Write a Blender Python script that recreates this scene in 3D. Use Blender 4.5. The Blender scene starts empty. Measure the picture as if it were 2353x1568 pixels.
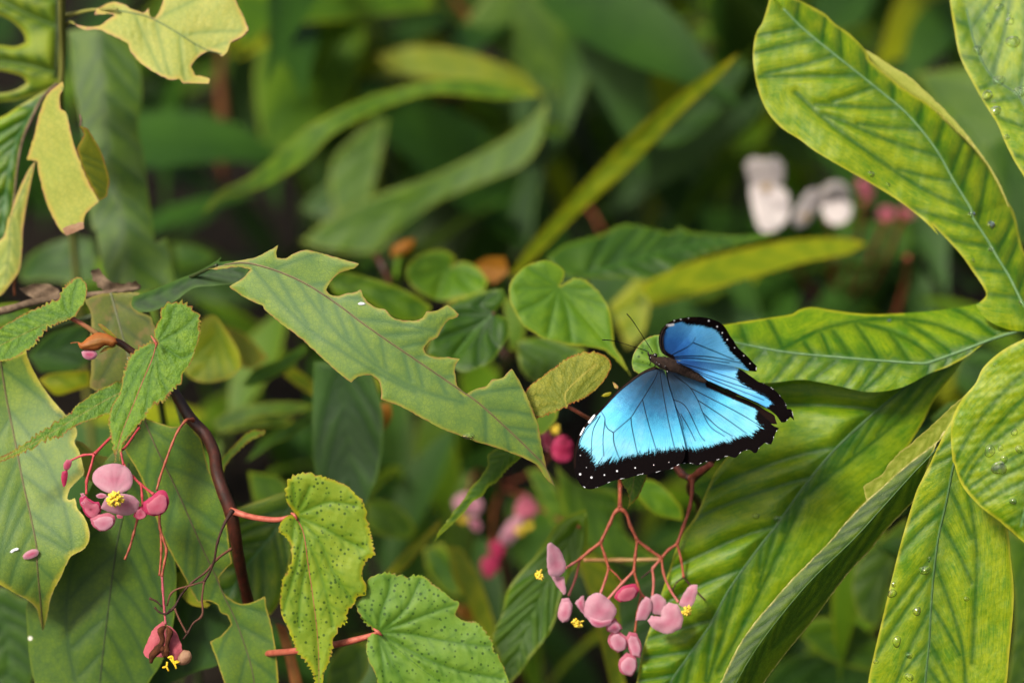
import bpy, bmesh, math, random
import numpy as np
from mathutils import Vector, Matrix
from mathutils.geometry import delaunay_2d_cdt
random.seed(7); rng = np.random.default_rng(7)
scene = bpy.context.scene
col = scene.collection

# ------------------------------------------------------------------ camera, sky, sun, exposure
PITCH = math.radians(30.0)          # the camera looks down into the planting
DIST = 1.28                         # metres to the plane of focus
WID = 0.46                          # metres across the frame at that plane
FOCUS = np.array([0.0, 0.0, 0.62])
FWD = np.array([0, math.cos(PITCH), -math.sin(PITCH)])
UP = np.array([0, math.sin(PITCH), math.cos(PITCH)])
RIGHT = np.array([1.0, 0, 0])
CAM = FOCUS - DIST*FWD
cd = bpy.data.cameras.new('camera'); cam = bpy.data.objects.new('camera', cd); col.objects.link(cam)
cam.location = CAM; cam.rotation_euler = (math.pi/2-PITCH, 0, 0)
cd.sensor_width = 36; cd.lens = 36*DIST/WID
cd.clip_start = 0.05; cd.clip_end = 400
cd.dof.use_dof = True; cd.dof.focus_distance = DIST; cd.dof.aperture_fstop = cd.lens/1000/0.026
scene.camera = cam

SUN_ELEV, SUN_AZ = math.radians(54), math.radians(-132)     # azimuth from +Y (away from the camera) towards +X
w = bpy.data.worlds.new('World'); scene.world = w; w.use_nodes = True
nt = w.node_tree; nt.nodes.clear()
sky = nt.nodes.new('ShaderNodeTexSky'); sky.sky_type = 'NISHITA'; sky.sun_disc = False
sky.sun_elevation = SUN_ELEV; sky.sun_rotation = SUN_AZ; sky.air_density = 1.0; sky.dust_density = 8.0; sky.ozone_density = 0.3
bg = nt.nodes.new('ShaderNodeBackground'); bg.inputs[1].default_value = 0.05
wo = nt.nodes.new('ShaderNodeOutputWorld')
nt.links.new(sky.outputs[0], bg.inputs[0]); nt.links.new(bg.outputs[0], wo.inputs[0])
sd = bpy.data.lights.new('sun', 'SUN'); sd.energy = 1.5; sd.angle = math.radians(10); sd.color = (1.0, 0.955, 0.86)
sun = bpy.data.objects.new('sun', sd); col.objects.link(sun)
sv = Vector((math.sin(SUN_AZ)*math.cos(SUN_ELEV), math.cos(SUN_AZ)*math.cos(SUN_ELEV), math.sin(SUN_ELEV)))
sun.rotation_euler = sv.to_track_quat('Z', 'Y').to_euler(); sun.location = (0, 0, 5)
vs = scene.view_settings
vs.view_transform = 'Standard'; vs.look = 'None'; vs.gamma = 1; vs.exposure = 1.98; vs.use_curve_mapping = False
scene.cycles.use_denoising = True
scene.cycles.max_bounces = 6; scene.cycles.transparent_max_bounces = 8
scene.cycles.sample_clamp_indirect = 4

# ------------------------------------------------------------------ pixels of the photo -> directions -> points
S = WID/2352.0                       # metres per picture unit at the plane of focus (the picture is 2352 units wide)
FR = {n: (ox*0.92928, oy*0.92946, 0.35559) for n, ox, oy in (
    ('A', 0, 0), ('B', 800, 0), ('C', 1631, 0), ('D', 0, 540), ('E', 800, 540), ('F', 1631, 540), ('G', 0, 1087), ('H', 800, 1087), ('I', 1631, 1087))}
FR['K'] = (1301.0, 715.7, 0.26672); FR['O'] = (0, 0, 1.0)
FR['J'] = (1208.1, 1096.8, 0.30058)
def Z(s):
    """'G 1,2 3,4 H 5,6' -> points in picture units; a letter names the enlarged view the numbers were read from"""
    out = []; f = FR['O']
    for tok in s.split():
        if tok in FR: f = FR[tok]; continue
        v = tok.split(',')
        out.append((f[0]+float(v[0])*f[2], f[1]+float(v[1])*f[2]))
    return np.array(out)
def W(p, z):
    """picture position + metres behind the plane of focus -> world"""
    p = np.asarray(p, float); z = np.asarray(z, float)
    z = z+np.maximum(0, z-0.09)*0.9            # the plants behind stand well back from the ones in focus
    d = DIST+z; k = S/DIST*d
    return CAM + d[..., None]*FWD + ((p[..., 0]-1176)*k)[..., None]*RIGHT - ((p[..., 1]-784)*k)[..., None]*UP

def lin(c, k=1.0):
    return tuple(k*((v/255/12.92) if v/255 <= 0.04045 else ((v/255+0.055)/1.055)**2.4) for v in c)+(1.0,)
KA = 0.46                            # foliage albedo: about half of what the lit picture shows

# ------------------------------------------------------------------ node helpers
class N:
    def __init__(s, name):
        s.m = bpy.data.materials.new(name); s.m.use_nodes = True; s.t = s.m.node_tree; s.t.nodes.clear()
        s.out = s.t.nodes.new('ShaderNodeOutputMaterial')
    def n(s, typ, **kw):
        x = s.t.nodes.new('ShaderNode'+typ)
        for k, v in kw.items(): setattr(x, k, v)
        return x
    def put(s, sock, v):
        if v is None: return
        if hasattr(v, 'is_output') or isinstance(v, bpy.types.NodeSocket): s.t.links.new(v, sock)
        else: sock.default_value = v
    def math(s, op, a, b=None, c=None, clamp=False):
        x = s.n('Math', operation=op, use_clamp=clamp); s.put(x.inputs[0], a); s.put(x.inputs[1], b); s.put(x.inputs[2], c); return x.outputs[0]
    def mix(s, f, a, b, mode='MIX'):
        x = s.n('Mix', data_type='RGBA', blend_type=mode); s.put(x.inputs[0], f); s.put(x.inputs[6], a); s.put(x.inputs[7], b); return x.outputs[2]
    def attr(s, name):
        return s.n('Attribute', attribute_name=name).outputs['Fac']
    def step(s, v, lo, hi):          # 1 at v<=lo falling smoothly to 0 at v>=hi
        x = s.n('MapRange', interpolation_type='SMOOTHSTEP'); s.put(x.inputs[0], v); s.put(x.inputs[1], lo); s.put(x.inputs[2], hi); x.inputs[3].default_value = 1; x.inputs[4].default_value = 0; return x.outputs[0]
    def uv(s, rot=0.0, sx=1, sy=1):
        u = s.n('UVMap'); m = s.n('Mapping'); m.inputs['Rotation'].default_value = (0, 0, rot); m.inputs['Scale'].default_value = (sx, sy, 1)
        s.t.links.new(u.outputs[0], m.inputs[0]); return m.outputs[0]
    def noise(s, vec, scale, detail=3, rough=0.55):
        x = s.n('TexNoise'); s.put(x.inputs['Vector'], vec); x.inputs['Scale'].default_value = scale; x.inputs['Detail'].default_value = detail; x.inputs['Roughness'].default_value = rough; return x.outputs['Fac']
    def vor(s, vec, scale, feature='F1', rnd=1.0):
        x = s.n('TexVoronoi', feature=feature); s.put(x.inputs['Vector'], vec); x.inputs['Scale'].default_value = scale; x.inputs['Randomness'].default_value = rnd; return x

SATF = 1.18
def sat(c, k):                       # leaf colours read off a sheen-dulled picture: give the pigment back
    v = lin(c, k)[:3]; l = 0.25*v[0]+0.65*v[1]+0.1*v[2]; return tuple(max(0.002, l+(x-l)*SATF) for x in v)+(1.0,)
def leaf_mat(name, light, dark, vein, edge, edge_w=14, vein_w=6, patch=1.0, rough=0.5, trans=0.3, net=0.25, dots=0, specks=0, stain=None, rim=None, rib=None, rib_w=2.2, spec=0.22, hair=0, k=None, core=0, stripe=0):
    """patch: UV unit is 100 picture units (about 2 cm)"""
    k = KA if k is None else k
    a = N(name); uv = a.uv()
    md, vd, ed = a.attr('md'), a.attr('vd'), a.attr('ed')
    n1 = a.noise(uv, 1.6*patch, 4, 0.6); n2 = a.noise(uv, 14*patch, 3, 0.6)
    f = a.math('ADD', a.math('MULTIPLY', n1, 0.75), a.math('MULTIPLY', n2, 0.35))
    f = a.math('MULTIPLY_ADD', a.math('SUBTRACT', f, 0.53), 2.6, 0.5, clamp=True)
    if stripe:                                     # paler and darker streaks running with the side veins
        su = a.n('SeparateXYZ'); a.put(su.inputs[0], uv); cx = a.n('CombineXYZ'); a.put(cx.inputs[0], a.math('MULTIPLY', vd, 0.16)); a.put(cx.inputs[1], a.math('MULTIPLY', su.outputs[0], 1.3)); a.put(cx.inputs[2], a.math('MULTIPLY', su.outputs[1], 0.9))
        f = a.math('MULTIPLY_ADD', a.math('SUBTRACT', a.noise(cx.outputs[0], 2.0, 4, 0.65), 0.5), stripe, f, clamp=True)
    c = a.mix(f, sat(dark, k), sat(light, k))
    vw = a.math('DIVIDE', vd, vein_w)
    vf = a.math('DIVIDE', 1.0, a.math('MULTIPLY_ADD', vw, vw, 1.0))
    vf = a.math('MULTIPLY', vf, a.math('MULTIPLY_ADD', n2, 0.8, 0.45), clamp=True)
    c = a.mix(vf, c, sat(vein, k))
    if core:                                       # the blade stays dark green along the main rib
        c = a.mix(a.math('MULTIPLY', a.step(a.math('MULTIPLY_ADD', a.math('SUBTRACT', n1, 0.5), core*0.9, md), core*0.15, core), 0.5), c, sat(vein, k))
    if net:
        e = a.vor(uv, 8.0, 'DISTANCE_TO_EDGE').outputs['Distance']
        e2 = a.vor(uv, 20.0, 'DISTANCE_TO_EDGE').outputs['Distance']
        nf = a.math('ADD', a.math('MULTIPLY', a.step(e, 0.0, 0.16), net), a.math('MULTIPLY', a.step(e2, 0.0, 0.2), net*0.6), clamp=True)
        c = a.mix(nf, c, sat(vein, k))
    if stain:
        s1 = a.noise(uv, 2.3*patch, 5, 0.65)
        c = a.mix(a.step(s1, 0.36, 0.5), c, sat(stain, k))
    en = a.math('MULTIPLY_ADD', a.math('SUBTRACT', n1, 0.5), edge_w*2.2, ed)
    en = a.math('MULTIPLY_ADD', a.math('SUBTRACT', n2, 0.5), edge_w*0.7, en)
    c = a.mix(a.math('MULTIPLY', a.step(en, 0.0, edge_w), 0.9), c, sat(edge, k))
    if rim:
        rn = a.math('MULTIPLY_ADD', a.math('SUBTRACT', a.noise(uv, 5.5, 3, 0.7), 0.47), 6.0, 0.35, clamp=True)
        c = a.mix(a.math('MULTIPLY', a.step(ed, 0.8, 3.6), rn), c, sat(rim, k))
    if rib: c = a.mix(a.math('MULTIPLY', a.step(md, rib_w*0.5, rib_w*1.6), 0.85), c, sat(rib, k))
    if dots:
        vo = a.vor(uv, dots, 'F1', 0.75); d = vo.outputs['Distance']
        sep0 = a.n('SeparateColor'); a.put(sep0.inputs[0], vo.outputs['Color']); d = a.math('MULTIPLY_ADD', sep0.outputs[1], 0.16, d)
        df = a.math('MULTIPLY', a.step(d, 0.27, 0.4), a.step(vf, 0.55, 0.8))
        c = a.mix(a.math('MULTIPLY', df, 0.85), c, sat((40, 76, 22), k))
    if specks:
        vo = a.vor(uv, specks, 'F1', 1.0)
        sep = a.n('SeparateColor'); a.put(sep.inputs[0], vo.outputs['Color'])
        sf = a.math('MULTIPLY', a.step(vo.outputs['Distance'], 0.035, 0.07), a.math('GREATER_THAN', sep.outputs[0], 0.72))
        c = a.mix(sf, c, lin((225, 222, 205), 0.7))
    hgt = a.math('ADD', a.math('MULTIPLY', a.noise(uv, 30, 4, 0.7), 0.6), a.math('MULTIPLY', e2 if net else n2, 0.5))
    if hair: hgt = a.math('ADD', hgt, a.math('MULTIPLY', a.vor(uv, 22, 'F1', 1).outputs['Distance'], hair))
    b = a.n('Bump'); b.inputs['Strength'].default_value = 0.45; b.inputs['Distance'].default_value = 0.0006; a.put(b.inputs['Height'], hgt)
    p = a.n('BsdfPrincipled'); a.put(p.inputs['Base Color'], c); p.inputs['Specular IOR Level'].default_value = spec
    a.put(p.inputs['Roughness'], a.math('MULTIPLY_ADD', n2, 0.25, rough-0.12)); a.put(p.inputs['Normal'], b.outputs[0])
    t = a.n('BsdfTranslucent'); a.put(t.inputs[0], a.mix(0.5, c, (0.5*k*1.3, 0.8*k*1.3, 0.06, 1), 'MIX')); a.put(t.inputs[1], b.outputs[0])
    ms = a.n('MixShader'); ms.inputs[0].default_value = trans
    a.t.links.new(p.outputs[0], ms.inputs[1]); a.t.links.new(t.outputs[0], ms.inputs[2]); a.t.links.new(ms.outputs[0], a.out.inputs[0])
    return a.m

def plain_mat(name, c1, c2, scale=3.0, rough=0.5, spec=0.3, k=0.5, trans=0.0, bump=0.3, stretch=1.0, tint=None):
    """generic surface in object space: two colours mottled together"""
    a = N(name); g = a.n('TexCoord'); m = a.n('Mapping'); a.t.links.new(g.outputs['Object'], m.inputs[0]); m.inputs['Scale'].default_value = (1/S/100, 1/S/100, 1/S/100*stretch)
    n1 = a.noise(m.outputs[0], scale, 4, 0.65)
    c = a.mix(a.math('MULTIPLY_ADD', a.math('SUBTRACT', n1, 0.5), 2.6, 0.5, clamp=True), lin(c1, k), lin(c2, k))
    if tint:                                   # a second colour of the thing itself, set per object with a mesh attribute
        c = a.mix(a.attr('tint'), c, lin(tint, k))
    b = a.n('Bump'); b.inputs['Strength'].default_value = bump; b.inputs['Distance'].default_value = 0.0006; a.put(b.inputs['Height'], a.noise(m.outputs[0], scale*8, 3))
    p = a.n('BsdfPrincipled'); a.put(p.inputs['Base Color'], c); p.inputs['Roughness'].default_value = rough; p.inputs['Specular IOR Level'].default_value = spec; a.put(p.inputs['Normal'], b.outputs[0])
    if trans:
        t = a.n('BsdfTranslucent'); a.put(t.inputs[0], c); ms = a.n('MixShader'); ms.inputs[0].default_value = trans
        a.t.links.new(p.outputs[0], ms.inputs[1]); a.t.links.new(t.outputs[0], ms.inputs[2]); a.t.links.new(ms.outputs[0], a.out.inputs[0])
    else: a.t.links.new(p.outputs[0], a.out.inputs[0])
    return a.m

# ------------------------------------------------------------------ objects
WL = {}                                # world location of each object
def link(o, loc, parent):
    col.objects.link(o); WL[o] = np.array(loc, float); o.location = loc
    if parent is not None:
        o.parent = parent; o.matrix_parent_inverse = Matrix.Translation(Vector(-WL[parent]))
def thing(name, label, cat, loc, group=None):
    o = bpy.data.objects.new(name, None); o.empty_display_size = 0.01; link(o, loc, None)
    o['label'] = label; o['category'] = cat
    if group: o['group'] = group
    return o
def empty(name, parent, loc):
    o = bpy.data.objects.new(name, None); o.empty_display_size = 0.005; link(o, loc, parent); return o
def tag(o, label, cat, group=None):
    o['label'] = label; o['category'] = cat
    if group: o['group'] = group
    return o
def mesh_obj(name, V, F, mat, parent=None, smooth=True, attrs=None, uv=None, label=None):
    V = np.asarray(V, float); c = V.mean(0)
    me = bpy.data.meshes.new(name); me.from_pydata((V-c).tolist(), [], F); me.validate()
    if smooth: me.polygons.foreach_set('use_smooth', [True]*len(me.polygons))
    if attrs:
        for k, v in attrs.items():
            at = me.attributes.new(k, 'FLOAT', 'POINT'); at.data.foreach_set('value', np.asarray(v, np.float32))
    if uv is not None:
        ul = me.uv_layers.new(name='UVMap'); li = np.empty(len(me.loops), np.int32); me.loops.foreach_get('vertex_index', li)
        ul.data.foreach_set('uv', np.asarray(uv, np.float32)[li].ravel())
    me.materials.append(mat); me.update()
    o = bpy.data.objects.new(name, me); link(o, c, parent)
    if label: o['label'] = label
    return o

def area(p):
    x, y = p[:, 0], p[:, 1]; return 0.5*np.sum(x*np.roll(y, -1)-np.roll(x, -1)*y)
def resample(p, step, closed):
    q = np.vstack([p, p[:1]]) if closed else p
    L = np.r_[0, np.cumsum(np.hypot(*np.diff(q, axis=0).T))]; n = max(int(round(L[-1]/step)), 3)
    t = np.linspace(0, L[-1], n+1)[:(-1 if closed else None)]
    return np.c_[np.interp(t, L, q[:, 0]), np.interp(t, L, q[:, 1])]
def spline(p, closed=True, corner=55, step=5.0):
    """Catmull-Rom through the points, left sharp where the outline turns by more than `corner` degrees"""
    p = np.asarray(p, float); n = len(p); out = []
    d = (np.roll(p, -1, 0)-p) if closed else np.vstack([p[1:]-p[:-1], p[-1:]-p[-2:-1]])
    sharp = np.zeros(n, bool)
    for i in range(n):
        if not closed and i in (0, n-1): sharp[i] = True; continue
        a, b = p[i]-p[i-1], p[(i+1) % n]-p[i]
        la, lb = np.hypot(*a)+1e-9, np.hypot(*b)+1e-9
        sharp[i] = math.degrees(math.acos(max(-1, min(1, (a@b)/la/lb)))) > corner
    for i in range(n if closed else n-1):
        p0, p1, p2, p3 = p[i-1] if (closed or i) else p[i], p[i], p[(i+1) % n], p[(i+2) % n] if (closed or i+2 < n) else p[(i+1) % n]
        l = np.hypot(*(p2-p1)); k = max(int(l/step), 1)
        m1 = (p2-p1) if sharp[i] else (p2-p0)/2; m2 = (p2-p1) if sharp[(i+1) % n] else (p3-p1)/2
        for m in (m1, m2):
            lm = np.hypot(*m)
            if lm > 1.5*l: m *= 1.5*l/lm
        for j in range(k):
            t = j/k; out.append((2*t**3-3*t**2+1)*p1+(t**3-2*t**2+t)*m1+(-2*t**3+3*t**2)*p2+(t**3-t**2)*m2)
    if not closed: out.append(p[-1])
    return np.array(out)
def inside(P, poly):
    x, y = P[:, 0], P[:, 1]; r = np.zeros(len(P), bool)
    a, b = poly, np.roll(poly, -1, 0)
    for s in range(0, len(P), 3000):
        X, Y = x[s:s+3000, None], y[s:s+3000, None]; dy = b[:, 1]-a[:, 1]; dy = np.where(dy == 0, 1e-9, dy)
        c = ((a[:, 1] > Y) != (b[:, 1] > Y)) & (X < (b[:, 0]-a[:, 0])*(Y-a[:, 1])/dy+a[:, 0]); r[s:s+3000] = c.sum(1) % 2 == 1
    return r
def seg_dist(P, A, B, full=False):
    """distance of each point to the nearest of the segments A-B (with the index, the parameter and the side if full)"""
    best = np.full(len(P), 1e9); idx = np.zeros(len(P), int); tt = np.zeros(len(P))
    AB = B-A; L2 = (AB**2).sum(1)+1e-12
    for s in range(0, len(P), 4000):
        q = P[s:s+4000]
        t = np.clip(((q[:, None]-A[None])*AB[None]).sum(2)/L2, 0, 1)
        d = ((q[:, None]-A[None]-t[..., None]*AB[None])**2).sum(2); i = d.argmin(1); r = np.arange(len(q))
        best[s:s+4000] = np.sqrt(d[r, i]); idx[s:s+4000] = i; tt[s:s+4000] = t[r, i]
    return (best, idx, tt) if full else best
from mathutils.kdtree import KDTree
def near_dist(P, lines, step=1.0):
    """distance to a set of polylines, through densely sampled points"""
    pts = []
    for A in lines:
        d = np.hypot(*np.diff(A, axis=0).T)
        for i in range(len(A)-1):
            k = max(int(d[i]/step), 1); t = np.arange(k)/k; pts.append(A[i]+(A[i+1]-A[i])*t[:, None])
        pts.append(A[-1:])
    pts = np.vstack(pts); kd = KDTree(len(pts))
    for i, p in enumerate(pts.tolist()): kd.insert((p[0], p[1], 0), i)
    kd.balance(); f = kd.find
    return np.array([f((x, y, 0))[2] for x, y in P.tolist()])
_ph = rng.uniform(0, 6.28, (8, 2)); _kd = rng.normal(0, 1, (8, 2))
def wavy(P, sc, seed):
    r = np.random.default_rng(seed); v = np.zeros(len(P))
    for i in range(6):
        a = r.uniform(0, 6.28); f = r.uniform(0.5, 1.6)/sc*6.28/2
        v += np.sin(P[:, 0]*math.cos(a)*f+P[:, 1]*math.sin(a)*f+r.uniform(0, 6.28))
    return v/6
SH = {}                                # sheet -> (picture positions, depths) so that things can be laid on it
def sheet(name, parent, mat, outline, z, mid=None, gx=0, gy=0, foldl=0, foldr=0, h=4.5, veins=None, vlist=(), quilt=0, qw=9, wave=0, wsc=90, dome=0, serr=None, jit=0, corner=55, rib=0, ribmat=None, bend=None, pillow=0, label=None, extra=None, edgecurl=0, ripple=0, forks=True, veins_r=None, qside=(1, 1), seam=None, pucker=0):
    """one leaf, lobe, petal or wing: its outline laid out at its own depth, slope, fold and curvature, with relief between the veins"""
    o = Z(outline) if isinstance(outline, str) else np.asarray(outline, float)
    seed = abs(hash((round(o[0, 0]), round(o[0, 1]), len(o)))) % 99991
    o = spline(o, True, corner, max(h*0.6, 2.0)); o = resample(o, max(h*0.75, 1.6), True)
    if area(o) < 0: o = o[::-1]
    if serr or jit:
        o = resample(o, min(h*0.75, 2.2 if serr else 3.0), True)
        d = np.roll(o, -1, 0)-np.roll(o, 1, 0); nrm = np.c_[d[:, 1], -d[:, 0]]/(np.hypot(*d.T)[:, None]+1e-9)
        s = np.cumsum(np.hypot(*(o-np.roll(o, 1, 0)).T)); r = np.random.default_rng(seed)
        off = np.zeros(len(o))
        if serr:
            amp, per = serr; ph = s/per+0.9*np.sin(s/per/2.3+seed)+0.55*np.sin(s/per/1.1+2*seed); f = ph % 1; amp = amp*(0.45+0.9*np.random.default_rng(seed+4).random(int(ph.max())+3)[np.clip(ph.astype(int), 0, None)])
            off += amp*(np.where(f < 0.7, f/0.7, (1-f)/0.3)-0.5)*(0.7+0.5*np.sin(s/41.0+seed)) + 0.45*amp*np.sin(s/(per*2.7)+seed)
        if jit: off += jit*np.convolve(np.r_[r.normal(0, 1, len(o))], np.ones(3)/2, 'same')
        o = o+nrm*off[:, None]
    lo, hi = o.min(0), o.max(0); nx = int((hi[0]-lo[0])/h)+1; ny = int((hi[1]-lo[1])/(h*0.866))+1
    gxx, gyy = np.meshgrid(np.arange(nx), np.arange(ny)); P = np.c_[(gxx+0.5*(gyy % 2)).ravel()*h+lo[0], gyy.ravel()*h*0.866+lo[1]]
    P = P+np.random.default_rng(seed+1).uniform(-0.18, 0.18, P.shape)*h
    P = P[inside(P, o)]
    if len(P): P = P[near_dist(P, [np.vstack([o, o[:1]])]) > h*0.55]
    n = len(o); vs_ = [Vector(p) for p in np.vstack([o, P])] if len(P) else [Vector(p) for p in o]
    res = delaunay_2d_cdt(vs_, [], [list(range(n))], 1, 1e-4)
    Q = np.array([(v.x, v.y) for v in res[0]]); F = [tuple(f) for f in res[2]]
    ed = near_dist(Q, [np.vstack([o, o[:1]])], 0.8)
    zz = np.full(len(Q), float(z)); c = (lo+hi)/2
    zz += gx*(Q[:, 0]-c[0])*S+gy*(Q[:, 1]-c[1])*S
    md = np.full(len(Q), 99.0); vd = np.full(len(Q), 99.0); t01 = np.zeros(len(Q)); side = np.zeros(len(Q)); M = None
    if mid is not None:
        M = spline(Z(mid) if isinstance(mid, str) else mid, False, 80, 8.0); A, B = M[:-1], M[1:]
        md, ix, tt = seg_dist(Q, A, B, True); ab = B-A
        side = np.sign(ab[ix, 0]*(Q[:, 1]-A[ix, 1])-ab[ix, 1]*(Q[:, 0]-A[ix, 0]))
        L = np.r_[0, np.cumsum(np.hypot(*ab.T))]; t01 = (L[ix]+tt*(L[ix+1]-L[ix]))/L[-1]
        sm = np.sqrt(md**2+16)-4                                  # the fold is rounded at the rib
        zz += np.where(side > 0, foldr, foldl)*sm*S
        if bend: zz += np.polyval(np.polyfit([b[0] for b in bend], [b[1] for b in bend], len(bend)-1), t01)
    segs = []; minor = []
    for v in vlist:
        v = spline(Z(v) if isinstance(v, str) else v, False, 80, 8.0); segs.append(v)
        if forks and len(v) > 6 and veins is None:                # short forks off the long palmate veins
            for q in range(3, len(v)-2, 5):
                for sg in (-1, 1):
                    dr = v[q+1]-v[q]; an = math.atan2(dr[1], dr[0])+sg*0.7; minor.append(np.array([v[q]+k*5*np.array([math.cos(an), math.sin(an)]) for k in range(7)]))
    if veins and M is not None:
        L = np.r_[0, np.cumsum(np.hypot(*np.diff(M, axis=0).T))]; r = np.random.default_rng(seed+2)
        for sg in (-1, 1):
            sp, ang, crv = veins_r if (sg > 0 and veins_r) else veins
            s0 = sp*(0.3 if sg < 0 else 0.7); seen = []
            while s0 < L[-1]*0.96:
                p = np.array([np.interp(s0, L, M[:, 0]), np.interp(s0, L, M[:, 1])]); q = np.array([np.interp(s0+3, L, M[:, 0]), np.interp(s0+3, L, M[:, 1])])
                if np.hypot(*(q-p)) < 1e-6: break
                an0 = math.atan2(*(q-p)[::-1]); an = an0+sg*math.radians(ang+r.uniform(-9, 9)); cv = crv*r.uniform(0.5, 1.5); line = [p]
                for k in range(70):
                    p = p+7*np.array([math.cos(an), math.sin(an)]); an -= sg*math.radians(cv); an += r.normal(0, 0.014); line.append(p)
                line = np.array(line); ok = inside(line, o); ok[0] = True
                e = np.argmin(ok) if not ok.all() else len(line)
                if seen and e > 3:                                # a side vein ends where it would run into its neighbour
                    pv = np.vstack(seen); hit = (((line[3:e, None]-pv[None])**2).sum(2).min(1) < (0.11*sp)**2)
                    if hit.any(): e = 3+int(np.argmax(hit))
                if e > 2: segs.append(line[:e]); seen.append(line[:e])
                s0 += sp*r.uniform(0.6, 1.45)
    if segs:
        vd = near_dist(Q, segs)
    vm = vd if not minor else (np.minimum(vd, 1.6+near_dist(Q, minor)))
    fade = np.clip(ed/12, 0, 1)
    if quilt: zz -= quilt*S*(1-np.exp(-(np.minimum(vd, md)/qw)**1.5))*(0.3+0.7*fade)*(0.75+0.5*wavy(Q, 110, seed+9))*np.where(side > 0, qside[1], qside[0])
    if wave: zz += wave*S*wavy(Q, wsc, seed)
    if pucker: zz += pucker*S*(wavy(Q, 13, seed+3)+0.8*wavy(Q, 22, seed+4))*fade
    if ripple: zz += ripple*S*np.clip(1-ed/45, 0, 1)**1.5*wavy(Q, 40, seed+5)
    if edgecurl: zz += edgecurl*S*np.clip(1-ed/22, 0, 1)**2*22
    em = max(ed.max(), 1e-6)
    if dome: zz -= dome*S*np.sqrt(np.clip(1-(1-ed/em)**2, 0, 1))*em
    uv = (Q-c)/100.0
    if M is not None:
        a = math.atan2(*(M[-1]-M[0])[::-1]); uv = np.c_[uv[:, 0]*math.cos(a)+uv[:, 1]*math.sin(a), -uv[:, 0]*math.sin(a)+uv[:, 1]*math.cos(a)]
    uv = uv+np.array([seed % 37, seed % 53])
    ec = ed
    if seam is not None:                                          # where this piece grows on into its neighbour there is no margin
        keep = near_dist(o, [Z(seam)]) > 14; oo = o[keep]; ec = np.maximum(ed, near_dist(Q, [np.array([p, p+0.01]) for p in oo]))
    at = {'md': md, 'vd': vm, 'ed': ec}
    if not extra: at['tint'] = np.clip(ed/max(ed.max(), 1e-6), 0, 1)**1.2*(0.9 if ed.max() < 11 else 0.5)
    if extra: at.update(extra(Q, ed, t01, md))
    V = W(Q, zz)
    a3 = sum(((Q[f[1]]-Q[f[0]])[0]*(Q[f[2]]-Q[f[0]])[1]-(Q[f[1]]-Q[f[0]])[1]*(Q[f[2]]-Q[f[0]])[0]) for f in F[:50])
    if a3 > 0: F = [f[::-1] for f in F]                           # upper face towards the open side
    if pillow:
        b = np.sqrt(np.clip(1-(1-ed/em)**2, 0, 1))*em*pillow*S; nv = len(Q)
        V = np.vstack([W(Q, zz-b), W(Q, zz+b)]); F = F+[tuple(i+nv for i in f[::-1]) for f in F]
        at = {k: np.r_[v, v] for k, v in at.items()}; uv = np.vstack([uv, uv]); SH_z = zz-b
    else: SH_z = zz
    ob = mesh_obj(name, V, F, mat, parent, attrs=at, uv=uv, label=label)
    SH[ob] = (Q, SH_z)
    if rib and M is not None:
        Mi = M[inside(M, o)]
        if len(Mi) > 3:
            zi = depth_on(ob, Mi)-0.25*rib*S
            tube('midrib', ob, Mi, zi, np.linspace(rib, rib*0.35, len(Mi)), ribmat or mat, seg=6)
    return ob
def depth_on(ob, p):
    Q, zz = SH[ob]; p = np.atleast_2d(p); out = []
    for q in p: out.append(zz[((Q-q)**2).sum(1).argmin()])
    return np.array(out)
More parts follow.
